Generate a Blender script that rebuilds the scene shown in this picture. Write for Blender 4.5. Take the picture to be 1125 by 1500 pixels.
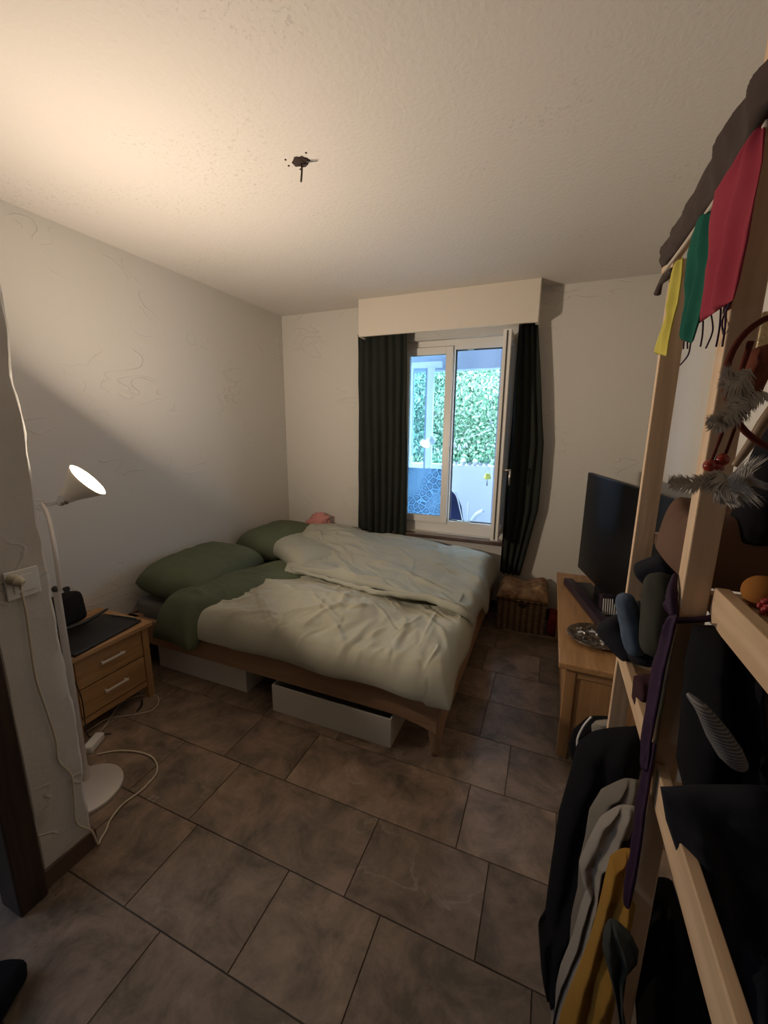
import bpy, bmesh, math, random
from mathutils import Vector, Matrix, noise
random.seed(7)
for o in list(bpy.data.objects): bpy.data.objects.remove(o)
S = bpy.context.scene; COL = S.collection
PI = math.pi

# ---------------------------------------------------------------- camera
YAW, PITCH, ROLL, FPX = 0.38843, 0.204461, 0.009504, 592.42
CAM = Vector((0, 0, 1.5))
FW = Vector((-math.sin(YAW)*math.cos(PITCH), math.cos(YAW)*math.cos(PITCH), -math.sin(PITCH)))
_rt = Vector((math.cos(YAW), math.sin(YAW), 0)); _up = _rt.cross(FW)
RT = math.cos(ROLL)*_rt + math.sin(ROLL)*_up
UP = -math.sin(ROLL)*_rt + math.cos(ROLL)*_up
cd = bpy.data.cameras.new('camera'); cam = bpy.data.objects.new('camera', cd); COL.objects.link(cam)
cam.matrix_world = Matrix(((RT.x, UP.x, -FW.x, 0), (RT.y, UP.y, -FW.y, 0), (RT.z, UP.z, -FW.z, 1.5), (0, 0, 0, 1)))
cd.sensor_fit = 'VERTICAL'; cd.sensor_height = 36; cd.lens = FPX/1500*36; cd.clip_start = 0.02
S.camera = cam
# ---------------------------------------------------------------- world, lights, exposure
w = bpy.data.worlds.new('sky'); S.world = w; w.use_nodes = True
w.node_tree.nodes['Background'].inputs[0].default_value = (0.52, 0.75, 1.0, 1)
w.node_tree.nodes['Background'].inputs[1].default_value = 12.0
S.view_settings.view_transform = 'Standard'; S.view_settings.look = 'None'
S.view_settings.exposure = 0.0; S.view_settings.gamma = 1.0
try: S.view_settings.use_curve_mapping = False
except Exception: pass
def area(name, loc, target, sx, sy, power, col):
    l = bpy.data.lights.new(name, 'AREA'); l.shape = 'RECTANGLE'; l.size = sx; l.size_y = sy
    l.energy = power; l.color = col
    o = bpy.data.objects.new(name, l); COL.objects.link(o); o.location = loc
    o.rotation_euler = (Vector(target)-Vector(loc)).to_track_quat('-Z', 'Y').to_euler()
    return o
# dim daylight in the hall left of the camera, and a weak unseen fill light added behind the camera
area('hall_daylight', (-2.2, -0.3, 1.4), (-1.5, 0.3, 0), 0.5, 1.0, 6.0, (0.6, 0.75, 1.0))
area('fill_light', (-0.3, -0.85, 2.2), (-0.5, 2.0, 1.5), 0.9, 0.5, 0.05, (1.0, 0.88, 0.76))

# ---------------------------------------------------------------- helpers
def at(px, py, ax, val):
    d = RT*((px-562.5)/FPX) - UP*((py-750)/FPX) + FW
    return CAM + d*((val-CAM[ax])/d[ax])
def N(): return bmesh.new()
def box(bm, lo, hi, bev=0.0, M=None, seg=2):
    lo, hi = Vector(lo), Vector(hi); c = (lo+hi)/2; s = hi-lo
    r = bmesh.ops.create_cube(bm, size=1, matrix=Matrix.Translation(c) @ Matrix.Diagonal((abs(s.x), abs(s.y), abs(s.z), 1)))
    vs = r['verts']
    if bev > 0:
        es = list({e for v in vs for e in v.link_edges})
        rr = bmesh.ops.bevel(bm, geom=es, offset=bev, segments=seg, affect='EDGES', profile=0.5)
        vs = list({v for f in rr['faces'] for v in f.verts} | {v for v in vs if v.is_valid})
    if M is not None: bmesh.ops.transform(bm, matrix=M, verts=vs)
    return vs
def tube(bm, pts, r, seg=10, smooth=0):
    pts = [Vector(p) for p in pts]
    if smooth:
        P = pts; out = []
        rr = r if isinstance(r, (list, tuple)) else None; ro = []
        for i in range(len(P)-1):
            p0 = P[max(i-1, 0)]; p1 = P[i]; p2 = P[i+1]; p3 = P[min(i+2, len(P)-1)]
            for k in range(smooth):
                t = k/smooth
                out.append(0.5*((2*p1)+(p2-p0)*t+(2*p0-5*p1+4*p2-p3)*t*t+(3*p1-p0-3*p2+p3)*t**3))
                if rr: ro.append(rr[i]*(1-t)+rr[i+1]*t)
        out.append(P[-1]); pts = out
        if rr: ro.append(rr[-1]); r = ro
    n = len(pts); rs = r if isinstance(r, (list, tuple)) else [r]*n
    rings = []; prev = None
    for i, p in enumerate(pts):
        t = (pts[min(i+1, n-1)]-pts[max(i-1, 0)]).normalized()
        if prev is None:
            a = t.orthogonal().normalized()
        else:
            a = (prev - t*prev.dot(t))
            a = a.normalized() if a.length > 1e-6 else t.orthogonal().normalized()
        prev = a; b = t.cross(a)
        rings.append([bm.verts.new(p+(a*math.cos(2*PI*k/seg)+b*math.sin(2*PI*k/seg))*rs[i]) for k in range(seg)])
    for i in range(n-1):
        for k in range(seg):
            bm.faces.new((rings[i][k], rings[i][(k+1) % seg], rings[i+1][(k+1) % seg], rings[i+1][k]))
    bm.faces.new(rings[0][::-1]); bm.faces.new(rings[-1])
def lathe(bm, prof, seg=32, M=None, cap=True):
    rings = []
    for r, z in prof:
        rings.append([bm.verts.new((r*math.cos(2*PI*k/seg), r*math.sin(2*PI*k/seg), z)) for k in range(seg)])
    for i in range(len(prof)-1):
        for k in range(seg):
            bm.faces.new((rings[i][k], rings[i][(k+1) % seg], rings[i+1][(k+1) % seg], rings[i+1][k]))
    if cap: bm.faces.new(rings[0][::-1]); bm.faces.new(rings[-1])
    vs = [v for rg in rings for v in rg]
    if M is not None: bmesh.ops.transform(bm, matrix=M, verts=vs)
def wloc(o):
    l = Vector((0, 0, 0))
    while o is not None: l += Vector(o.location); o = o.parent
    return l
def obj(name, bm, mat, parent=None, smooth=False, fix=True):
    if fix: bmesh.ops.recalc_face_normals(bm, faces=bm.faces)
    if parent is None:
        xs = [v.co for v in bm.verts]
        o0 = Vector(((min(v.x for v in xs)+max(v.x for v in xs))/2, (min(v.y for v in xs)+max(v.y for v in xs))/2, min(v.z for v in xs)))
    else: o0 = wloc(parent)
    bm.transform(Matrix.Translation(-o0))
    me = bpy.data.meshes.new(name); bm.to_mesh(me); bm.free()
    o = bpy.data.objects.new(name, me); COL.objects.link(o)
    if parent is None: o.location = o0
    else: o.parent = parent
    if mat: me.materials.append(mat)
    if smooth:
        for p in me.polygons: p.use_smooth = True
        if smooth == 'auto':
            try: me.set_sharp_from_angle(angle=math.radians(40))
            except Exception: pass
    return o
def tag(o, label, cat, group=None, kind=None):
    o['label'] = label; o['category'] = cat
    if group: o['group'] = group
    if kind: o['kind'] = kind
    return o
def thing(name, label, cat, loc, group=None):
    e = bpy.data.objects.new(name, None); COL.objects.link(e); e.location = loc; e.empty_display_size = 0.05
    return tag(e, label, cat, group)
def struct(name, bm, mat, parent=None, smooth=False):
    o = obj(name, bm, mat, parent, smooth)
    if parent is None: o['kind'] = 'structure'
    return o
def B(lo, hi, bev=0.0, M=None):
    bm = N(); box(bm, lo, hi, bev, M); return bm

# ---------------------------------------------------------------- materials
def mat(name, col, rough=0.6, metal=0.0, bump=None, var=None, emit=None, trans=0, spec=0.5, sheen=0, coat=0):
    """bump=(scale,strength,dist,stretch) var=(scale,color2,amount,stretch)"""
    m = bpy.data.materials.new(name); m.use_nodes = True; nt = m.node_tree; b = nt.nodes['Principled BSDF']
    b.inputs['Base Color'].default_value = (*col, 1); b.inputs['Roughness'].default_value = rough
    b.inputs['Metallic'].default_value = metal; b.inputs['Specular IOR Level'].default_value = spec
    if trans: b.inputs['Transmission Weight'].default_value = trans
    if sheen: b.inputs['Sheen Weight'].default_value = sheen
    if coat: b.inputs['Coat Weight'].default_value = coat
    if emit: b.inputs['Emission Color'].default_value = (*emit[0], 1); b.inputs['Emission Strength'].default_value = emit[1]
    tc = nt.nodes.new('ShaderNodeTexCoord')
    def noi(scale, stretch, detail=5, dist=0.0):
        mp = nt.nodes.new('ShaderNodeMapping'); mp.inputs['Scale'].default_value = stretch or (1, 1, 1)
        nt.links.new(tc.outputs['Object'], mp.inputs[0])
        n = nt.nodes.new('ShaderNodeTexNoise'); n.inputs['Scale'].default_value = scale; n.inputs['Detail'].default_value = detail
        n.inputs['Distortion'].default_value = dist
        nt.links.new(mp.outputs[0], n.inputs['Vector']); return n
    if var:
        n = noi(var[0], var[3] if len(var) > 3 else None, 6, 0.6)
        r = nt.nodes.new('ShaderNodeValToRGB'); r.color_ramp.elements[0].position = 0.35; r.color_ramp.elements[1].position = 0.68
        r.color_ramp.elements[0].color = (*col, 1)
        r.color_ramp.elements[1].color = (*[col[i]*(1-var[2])+var[1][i]*var[2] for i in range(3)], 1)
        nt.links.new(n.outputs['Fac'], r.inputs[0]); nt.links.new(r.outputs[0], b.inputs['Base Color'])
    if bump:
        n = noi(bump[0], bump[3] if len(bump) > 3 else None)
        bp = nt.nodes.new('ShaderNodeBump'); bp.inputs['Strength'].default_value = bump[1]; bp.inputs['Distance'].default_value = bump[2]
        nt.links.new(n.outputs['Fac'], bp.inputs['Height']); nt.links.new(bp.outputs[0], b.inputs['Normal'])
    return m
def wood(name, c1, c2, ax=0, rough=0.45):
    st = [14, 14, 14]; st[ax] = 1.1
    m = mat(name, c1, rough, var=(3.0, c2, 1.0, tuple(st)), bump=(5, 0.25, 0.002, tuple(st)))
    return m
def fabric(name, col, col2=None, a=0.5, sc=5, fine=420, rough=0.95, bs=0.25):
    return mat(name, col, rough, var=(sc, col2 or tuple(c*0.8 for c in col), a), bump=(fine, bs, 0.001), spec=0.15)

# plaster: flat paint with trowel strokes
def plaster(name, col, stroke=0.9, grain=0.25, spots=False):
    m = bpy.data.materials.new(name); m.use_nodes = True; nt = m.node_tree; L = nt.links; b = nt.nodes['Principled BSDF']
    b.inputs['Roughness'].default_value = 0.85; b.inputs['Specular IOR Level'].default_value = 0.25
    tc = nt.nodes.new('ShaderNodeTexCoord')
    def nz(s, d, dist=0.0, sc=(1, 1, 1), rot=(0, 0, 0)):
        mp = nt.nodes.new('ShaderNodeMapping'); mp.inputs['Scale'].default_value = sc; mp.inputs['Rotation'].default_value = rot
        L.new(tc.outputs['Object'], mp.inputs[0])
        n = nt.nodes.new('ShaderNodeTexNoise'); n.inputs['Scale'].default_value = s; n.inputs['Detail'].default_value = d; n.inputs['Distortion'].default_value = dist
        L.new(mp.outputs[0], n.inputs['Vector']); return n
    def ramp(n, p0, p1, c0=(0, 0, 0, 1), c1=(1, 1, 1, 1)):
        r = nt.nodes.new('ShaderNodeValToRGB'); e = r.color_ramp.elements
        e[0].position = p0; e[1].position = p1; e[0].color = c0; e[1].color = c1
        L.new(n.outputs['Fac'], r.inputs[0]); return r
    big = nz(1.7, 3, 0.5); fine = nz(60, 4)
    # thin trowel ridges: narrow band of a stretched noise, only in patches
    a = nz(3.2, 1.5, 1.2, (1.0, 1.0, 2.2), (0.5, 0.5, 0.6)); rid = ramp(a, 0.485, 0.5); e = rid.color_ramp.elements.new(0.515); e.color = (0, 0, 0, 1)
    msk = ramp(nz(2.6, 2, 0.3), 0.52, 0.6)
    mul = nt.nodes.new('ShaderNodeMath'); mul.operation = 'MULTIPLY'; L.new(rid.outputs[0], mul.inputs[0]); L.new(msk.outputs[0], mul.inputs[1])
    s1 = nt.nodes.new('ShaderNodeMath'); s1.operation = 'MULTIPLY_ADD'; L.new(mul.outputs[0], s1.inputs[0]); s1.inputs[1].default_value = stroke; 
    s2 = nt.nodes.new('ShaderNodeMath'); s2.operation = 'MULTIPLY_ADD'; L.new(fine.outputs['Fac'], s2.inputs[0]); s2.inputs[1].default_value = grain; L.new(big.outputs['Fac'], s2.inputs[2])
    L.new(s2.outputs[0], s1.inputs[2])
    bp = nt.nodes.new('ShaderNodeBump'); bp.inputs['Strength'].default_value = 0.55; bp.inputs['Distance'].default_value = 0.006
    L.new(s1.outputs[0], bp.inputs['Height']); L.new(bp.outputs[0], b.inputs['Normal'])
    if spots:   # old, thin paint letting darker plaster through in speckled patches
        sp = ramp(nz(70, 6, 0.8), 0.58, 0.66); mk = ramp(nz(1.6, 2), 0.5, 0.62)
        mm = nt.nodes.new('ShaderNodeMath'); mm.operation = 'MULTIPLY'; L.new(sp.outputs[0], mm.inputs[0]); L.new(mk.outputs[0], mm.inputs[1])
        mx = nt.nodes.new('ShaderNodeMix'); mx.data_type = 'RGBA'; L.new(mm.outputs[0], mx.inputs[0])
        mx.inputs[6].default_value = (*col, 1); mx.inputs[7].default_value = (*[c*0.82 for c in col], 1)
        L.new(mx.outputs[2], b.inputs['Base Color'])
    else: b.inputs['Base Color'].default_value = (*col, 1)
    return m
M = {}
M['wall'] = plaster('wall plaster', (0.62, 0.59, 0.545))
M['ceil'] = plaster('ceiling plaster', (0.62, 0.58, 0.54), 0.12, 0.7, True)
M['trim'] = mat('painted board', (0.68, 0.615, 0.53), 0.6, bump=(30, 0.1, 0.002))
M['white'] = mat('white lacquer', (0.78, 0.78, 0.76), 0.35)
M['boxw'] = mat('white box board', (0.70, 0.68, 0.63), 0.5, bump=(40, 0.1, 0.001))
M['frame'] = mat('white window frame', (0.74, 0.72, 0.68), 0.35)
M['gasket'] = mat('dark gasket', (0.04, 0.035, 0.03), 0.6)
M['steel'] = mat('brushed steel', (0.62, 0.60, 0.57), 0.3, 1.0)
M['chrome'] = mat('chrome', (0.75, 0.73, 0.7), 0.15, 1.0)
M['black'] = mat('black plastic', (0.012, 0.012, 0.014), 0.4)
M['glossy'] = mat('glossy black screen', (0.006, 0.006, 0.007), 0.28, spec=0.3)
M['bed'] = wood('warm beech bed', (0.30, 0.175, 0.10), (0.38, 0.235, 0.14), 0)
M['bedy'] = wood('warm beech bed crosswise', (0.30, 0.175, 0.10), (0.38, 0.235, 0.14), 1)
M['bedz'] = wood('warm beech bed upright', (0.30, 0.175, 0.10), (0.38, 0.235, 0.14), 2)
M['oak'] = wood('oiled oak', (0.34, 0.18, 0.075), (0.46, 0.26, 0.115), 1)
M['oakx'] = wood('oiled oak crosswise', (0.34, 0.18, 0.075), (0.46, 0.26, 0.115), 0)
M['oakz'] = wood('oiled oak upright', (0.34, 0.18, 0.075), (0.46, 0.26, 0.115), 2)
M['pine'] = wood('raw pine', (0.56, 0.38, 0.23), (0.70, 0.50, 0.32), 1, 0.6)
M['pinex'] = wood('raw pine crosswise', (0.56, 0.38, 0.23), (0.70, 0.50, 0.32), 0, 0.6)
M['pinez'] = wood('raw pine upright', (0.56, 0.38, 0.23), (0.70, 0.50, 0.32), 2, 0.6)
M['darkwood'] = wood('dark stained wood', (0.025, 0.014, 0.010), (0.05, 0.028, 0.018), 2)
M['sillstone'] = mat('dark sill', (0.07, 0.045, 0.035), 0.22, var=(8, (0.12, 0.07, 0.05), 0.7))
M['curtain'] = fabric('charcoal green curtain', (0.022, 0.025, 0.021), (0.03, 0.034, 0.028))
M['duvet'] = fabric('sage linen', (0.42, 0.41, 0.33), (0.47, 0.46, 0.37), sc=3)
M['duvet2'] = fabric('grey green linen', (0.37, 0.37, 0.31), (0.42, 0.42, 0.35), sc=3)
M['green'] = fabric('olive green cotton', (0.105, 0.125, 0.08), (0.13, 0.15, 0.095))
M['sheet'] = fabric('grey fitted sheet', (0.20, 0.19, 0.185))
M['pink'] = fabric('pink cloth', (0.55, 0.24, 0.22), (0.66, 0.33, 0.30), sc=20)
M['cord'] = mat('cream cord', (0.62, 0.55, 0.42), 0.5)
M['satin'] = mat('satin handle', (0.72, 0.68, 0.62), 0.45, 0.2)
M['basecoat'] = mat('lamp foot enamel', (0.62, 0.58, 0.55), 0.35, 0.3)

# ---------------------------------------------------------------- room shell
XL, XR, YW, YN, ZC = -2.41, 0.60, 3.35, -1.05, 2.50
# floor: real tiles with open joints over a grout bed, one mesh
def floor_material():
    m = bpy.data.materials.new('travertine tile'); m.use_nodes = True; nt = m.node_tree; L = nt.links; b = nt.nodes['Principled BSDF']
    at_ = nt.nodes.new('ShaderNodeAttribute'); at_.attribute_name = 'tint'
    tc = nt.nodes.new('ShaderNodeTexCoord')
    add = nt.nodes.new('ShaderNodeVectorMath'); add.operation = 'MULTIPLY_ADD'
    L.new(at_.outputs['Color'], add.inputs[0]); add.inputs[1].default_value = (9, 9, 9); L.new(tc.outputs['Object'], add.inputs[2])
    def nz(s, d, dist):
        n = nt.nodes.new('ShaderNodeTexNoise'); n.inputs['Scale'].default_value = s; n.inputs['Detail'].default_value = d; n.inputs['Distortion'].default_value = dist
        L.new(add.outputs[0], n.inputs['Vector']); return n
    n1 = nz(6.0, 12, 0.45); n1.inputs['Roughness'].default_value = 0.7
    r = nt.nodes.new('ShaderNodeValToRGB'); e = r.color_ramp.elements
    e[0].position = 0.36; e[0].color = (0.125, 0.095, 0.066, 1); e[1].position = 0.64; e[1].color = (0.39, 0.275, 0.20, 1)
    x = e.new(0.48); x.color = (0.24, 0.172, 0.122, 1)
    L.new(n1.outputs['Fac'], r.inputs[0])
    # pale crystalline veins in patches
    n2 = nz(3.0, 8, 0.9); v = nt.nodes.new('ShaderNodeValToRGB'); e = v.color_ramp.elements
    e[0].position = 0.485; e[0].color = (0, 0, 0, 1); e[1].position = 0.5; e[1].color = (1, 1, 1, 1); x = e.new(0.512); x.color = (0, 0, 0, 1)
    L.new(n2.outputs['Fac'], v.inputs[0])
    n3 = nz(2.4, 4, 0.2); k = nt.nodes.new('ShaderNodeValToRGB'); k.color_ramp.elements[0].position = 0.54; k.color_ramp.elements[1].position = 0.8
    L.new(n3.outputs['Fac'], k.inputs[0])
    mu = nt.nodes.new('ShaderNodeMath'); mu.operation = 'MULTIPLY'; L.new(v.outputs[0], mu.inputs[0]); L.new(k.outputs[0], mu.inputs[1])
    mx = nt.nodes.new('ShaderNodeMix'); mx.data_type = 'RGBA'; L.new(mu.outputs[0], mx.inputs[0]); L.new(r.outputs[0], mx.inputs[6]); mx.inputs[7].default_value = (0.50, 0.42, 0.33, 1)
    # tile to tile value
    sp = nt.nodes.new('ShaderNodeSeparateColor'); L.new(at_.outputs['Color'], sp.inputs[0])
    mr = nt.nodes.new('ShaderNodeMapRange'); L.new(sp.outputs[0], mr.inputs[0]); mr.inputs[3].default_value = 0.66; mr.inputs[4].default_value = 1.0
    sc = nt.nodes.new('ShaderNodeVectorMath'); sc.operation = 'SCALE'; L.new(mx.outputs[2], sc.inputs[0]); L.new(mr.outputs[0], sc.inputs['Scale'])
    L.new(sc.outputs[0], b.inputs['Base Color'])
    rr = nt.nodes.new('ShaderNodeMapRange'); L.new(n1.outputs['Fac'], rr.inputs[0]); rr.inputs[3].default_value = 0.25; rr.inputs[4].default_value = 0.6
    L.new(rr.outputs[0], b.inputs['Roughness'])
    bp = nt.nodes.new('ShaderNodeBump'); bp.inputs['Strength'].default_value = 0.2; bp.inputs['Distance'].default_value = 0.002
    L.new(n1.outputs['Fac'], bp.inputs['Height']); L.new(bp.outputs[0], b.inputs['Normal'])
    return m
M['tile'] = floor_material()
M['grout'] = mat('grout', (0.07, 0.055, 0.042), 0.9)
bm = N(); tint = bm.loops.layers.float_color.new('tint')
rows = {0: [-0.973, -0.30], 1: [-0.715, -0.374], 2: [-1.185, -0.503, -0.08], 3: [-0.95, -0.20], 4: [-1.3, -0.86, -0.06]}
for k in range(-6, 10):
    y0 = 0.325+0.295*k; y1 = y0+0.295
    if y0 > 3.4: continue
    js = rows.get(k, [-1.0+random.random()*0.4, -0.35+random.random()*0.2])
    js = sorted(js)
    while js[0] > -2.75: js.insert(0, js[0]-random.choice([0.42, 0.45, 0.34, 0.6]))
    while js[-1] < 1.15: js.append(js[-1]+random.choice([0.42, 0.45, 0.34, 0.6]))
    for a, b_ in zip(js, js[1:]):
        g = 0.0011; z = 0.0
        c = (random.random(), random.random(), random.random(), 1)
        i = 0.0012
        lo = [bm.verts.new(p) for p in ((a+g, y0+g, -0.004), (b_-g, y0+g, -0.004), (b_-g, min(y1, 3.5)-g, -0.004), (a+g, min(y1, 3.5)-g, -0.004))]
        hi = [bm.verts.new(p) for p in ((a+g+i, y0+g+i, z), (b_-g-i, y0+g+i, z), (b_-g-i, min(y1, 3.5)-g-i, z), (a+g+i, min(y1, 3.5)-g-i, z))]
        fs = [bm.faces.new(hi)]
        for q in range(4): fs.append(bm.faces.new((lo[q], lo[(q+1) % 4], hi[(q+1) % 4], hi[q])))
        for f in fs:
            for l in f.loops: l[tint] = c
vs = box(bm, (-2.8, -1.6, -0.15), (1.3, 3.5, -0.0035))
fl = struct('floor', bm, M['tile']); fl.data.materials.append(M['grout'])
for p in fl.data.polygons:
    if len(p.vertices) == 4 and p.area > 3: p.material_index = 1
struct('ceiling', B((-2.8, -1.3, ZC), (1.3, 3.6, ZC+0.15)), M['ceil'])
struct('wall_left', B((XL-0.15, 0.60, -0.1), (XL, 3.6, ZC)), M['wall'])
struct('wall_right', B((XR, -1.2, -0.1), (XR+0.15, 3.6, ZC)), M['wall'])
M['lowbounce'] = mat('dark low bounce wall', (0.10, 0.075, 0.06), 0.7)  # unseen walls, made dark to cut light bounced into the room
struct('wall_near', B((-2.8, YN-0.15, -0.1), (1.2, YN, ZC)), M['lowbounce'])
struct('wall_hall', B((-2.8, -1.2, -0.1), (-2.62, 0.62, ZC)), M['lowbounce'])
WX0, WX1, WZ0, WZ1 = -1.26, -0.33, 0.605, 2.20
bm = N()
box(bm, (XL-0.01, YW, -0.1), (WX0, YW+0.25, ZC)); box(bm, (WX1, YW, -0.1), (XR, YW+0.25, ZC))
box(bm, (WX0, YW, -0.1), (WX1, YW+0.25, WZ0)); box(bm, (WX0, YW, WZ1), (WX1, YW+0.25, ZC))
struct('wall_back', bm, M['wall'])
# partition wall whose lumpy plastered end faces the room
bm = N()
def lump(p, a=0.006): return noise.noise(Vector(p)*7)*a + noise.noise(Vector(p)*23)*a*0.5
xe, ya, yb = -1.42, 0.555, 0.715
nz_ = 90; ring = []
prof = [(-2.60, ya), (-1.9, ya), (xe-0.01, ya), (xe, ya+0.01), (xe, ya+0.05), (xe, ya+0.09), (xe, yb-0.04), (xe, yb-0.012), (xe-0.012, yb), (xe-0.05, yb), (-1.9, yb), (-2.60, yb)]
for i in range(nz_+1):
    z = 0.07+(ZC-0.07)*i/nz_; rg = []
    for j, (x, y) in enumerate(prof):
        e = 1.0 if 2 <= j <= 9 else 0
        big = 0.02*max(0, noise.noise(Vector((3.3, 1.1, z*2.2)))) if j in (6, 7, 8) else 0
        rg.append(bm.verts.new((x+e*lump((x, y, z)), y+(e*lump((y, x+5, z), 0.009)+big if j >= 6 else 0), z)))
    ring.append(rg)
for i in range(nz_):
    for j in range(len(prof)):
        k = (j+1) % len(prof); bm.faces.new((ring[i][j], ring[i][k], ring[i+1][k], ring[i+1][j]))
bm.faces.new(ring[0][::-1]); bm.faces.new(ring[-1])
struct('wall_partition', bm, M['wall'], smooth='auto')
M['base'] = mat('brown skirting tile', (0.10, 0.06, 0.045), 0.5, var=(9, (0.15, 0.095, 0.07), 0.8))
struct('baseboard_partition', B((-2.60, ya+0.002, 0), (xe+0.008, yb+0.006, 0.07), 0.003), M['base'])
bm = N(); box(bm, (XL, 0.73, 0), (XL+0.01, YW, 0.07)); struct('baseboard_left', bm, M['base'])
bm = N(); box(bm, (XL+0.01, YW-0.01, 0), (XR, YW, 0.07)); struct('baseboard_back', bm, M['base'])
# dark door frame post and dark door leaf at the hall side of the partition
bm = N(); box(bm, (-1.50, 0.475, 0), (-1.395, 0.553, 2.1), 0.006)
d = struct('door_1', bm, M['darkwood'])
bm = N(); box(bm, (-2.2, 0.49, 0.035), (-1.505, 0.53, 2.08), 0.004); obj('door_leaf', bm, M['darkwood'], d)
# boxed pelmet over the window
bm = N()
box(bm, (-1.527, 3.15, 2.222), (-0.163, 3.172, ZC), 0.002)
box(bm, (-1.527, 3.172, 2.222), (-1.507, YW, ZC)); box(bm, (-0.183, 3.172, 2.222), (-0.163, YW, ZC))
struct('trim_1', bm, M['trim'])
bm = N(); box(bm, (-1.50, 3.20, 2.262), (-0.19, 3.225, 2.275)); box(bm, (-1.50, 3.28, 2.262), (-0.19, 3.30, 2.275))
box(bm, (-1.50, 3.19, 2.275), (-0.19, 3.31, 2.29)); struct('trim_2', bm, M['white'])

# ---------------------------------------------------------------- window
fy0, fy1 = 3.405, 3.475
bm = N()
box(bm, (WX0, fy0, WZ0), (-1.225, fy1, WZ1)); box(bm, (-0.40, fy0, WZ0), (WX1, fy1, WZ1))
box(bm, (-1.225, fy0, WZ0), (-0.40, fy1, 0.71)); box(bm, (-1.225, fy0, 2.125), (-0.40, fy1, WZ1))
box(bm, (-0.815, fy0, 0.71), (-0.785, fy1, 2.125), 0.002)
win = struct('window_1', bm, M['frame'])
def glassmat():
    m = bpy.data.materials.new('window glass'); m.use_nodes = True; nt = m.node_tree; L = nt.links
    nt.nodes.remove(nt.nodes['Principled BSDF']); out = nt.nodes['Material Output']
    t = nt.nodes.new('ShaderNodeBsdfTransparent'); t.inputs[0].default_value = (0.86, 0.94, 1.0, 1)
    g = nt.nodes.new('ShaderNodeBsdfGlossy'); g.inputs['Roughness'].default_value = 0.02
    f = nt.nodes.new('ShaderNodeFresnel'); f.inputs[0].default_value = 1.45
    mx = nt.nodes.new('ShaderNodeMixShader'); L.new(f.outputs[0], mx.inputs[0]); L.new(t.outputs[0], mx.inputs[1]); L.new(g.outputs[0], mx.inputs[2])
    L.new(mx.outputs[0], out.inputs[0]); return m
M['glass'] = glassmat()
def sash(bm, x0, x1, y0, y1, z0, z1, wd, ax=0):
    # rectangular ring in the XZ (ax=0) or YZ (ax=1) plane
    if ax == 0:
        box(bm, (x0, y0, z0), (x0+wd, y1, z1), 0.003); box(bm, (x1-wd, y0, z0), (x1, y1, z1), 0.003)
        box(bm, (x0+wd, y0, z0), (x1-wd, y1, z0+wd), 0.003); box(bm, (x0+wd, y0, z1-wd), (x1-wd, y1, z1), 0.003)
    else:
        box(bm, (x0, y0, z0), (x1, y0+wd, z1), 0.003); box(bm, (x0, y1-wd, z0), (x1, y1, z1), 0.003)
        box(bm, (x0, y0+wd, z0), (x1, y1-wd, z0+wd), 0.003); box(bm, (x0, y0+wd, z1-wd), (x1, y1-wd, z1), 0.003)
bm = N(); sash(bm, -1.225, -0.80, 3.385, 3.44, 0.69, 2.15, 0.058)
ls = obj('window_sash', bm, M['frame'], win)
bm = N(); box(bm, (-1.168, 3.41, 0.747), (-0.857, 3.416, 2.093)); obj('pane', bm, M['glass'], ls)
bm = N(); sash(bm, -1.171, -0.855, 3.398, 3.404, 0.745, 2.095, 0.006); obj('gasket', bm, M['gasket'], ls)
# frosted film with a pebble print on the lower part of the left pane
def filmmat():
    m = bpy.data.materials.new('pebble print film'); m.use_nodes = True; nt = m.node_tree; L = nt.links; b = nt.nodes['Principled BSDF']
    tc = nt.nodes.new('ShaderNodeTexCoord'); v = nt.nodes.new('ShaderNodeTexVoronoi'); v.inputs['Scale'].default_value = 19; v.feature = 'DISTANCE_TO_EDGE'
    L.new(tc.outputs['Object'], v.inputs['Vector'])
    r = nt.nodes.new('ShaderNodeValToRGB'); e = r.color_ramp.elements
    e[0].position = 0.03; e[0].color = (0.55, 0.72, 0.85, 1); e[1].position = 0.10; e[1].color = (0.20, 0.27, 0.32, 1); x = e.new(0.35); x.color = (0.42, 0.52, 0.60, 1)
    L.new(v.outputs['Distance'], r.inputs[0])
    g = nt.nodes.new('ShaderNodeTexNoise'); g.inputs['Scale'].default_value = 3; L.new(tc.outputs['Object'], g.inputs['Vector'])
    mx = nt.nodes.new('ShaderNodeMix'); mx.data_type = 'RGBA'; 
    rr = nt.nodes.new('ShaderNodeValToRGB'); rr.color_ramp.elements[0].position = 0.45; rr.color_ramp.elements[1].position = 0.6; L.new(g.outputs['Fac'], rr.inputs[0])
    L.new(rr.outputs[0], mx.inputs[0]); L.new(r.outputs[0], mx.inputs[6]); mx.inputs[7].default_value = (0.45, 0.56, 0.64, 1)
    tr = nt.nodes.new('ShaderNodeBsdfTranslucent'); L.new(mx.outputs[2], tr.inputs[0])
    tp = nt.nodes.new('ShaderNodeBsdfTransparent'); L.new(mx.outputs[2], tp.inputs[0])
    ms = nt.nodes.new('ShaderNodeMixShader'); ms.inputs[0].default_value = 0.12; L.new(tr.outputs[0], ms.inputs[1]); L.new(tp.outputs[0], ms.inputs[2])
    L.new(ms.outputs[0], nt.nodes['Material Output'].inputs[0]); nt.nodes.remove(b); return m
M['film'] = filmmat()
bm = N(); box(bm, (-1.166, 3.4165, 0.75), (-0.86, 3.4175, 1.16)); f = obj('privacy_film', bm, M['film'], ls); f['label'] = 'frosted blue film printed with pebbles'
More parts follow.
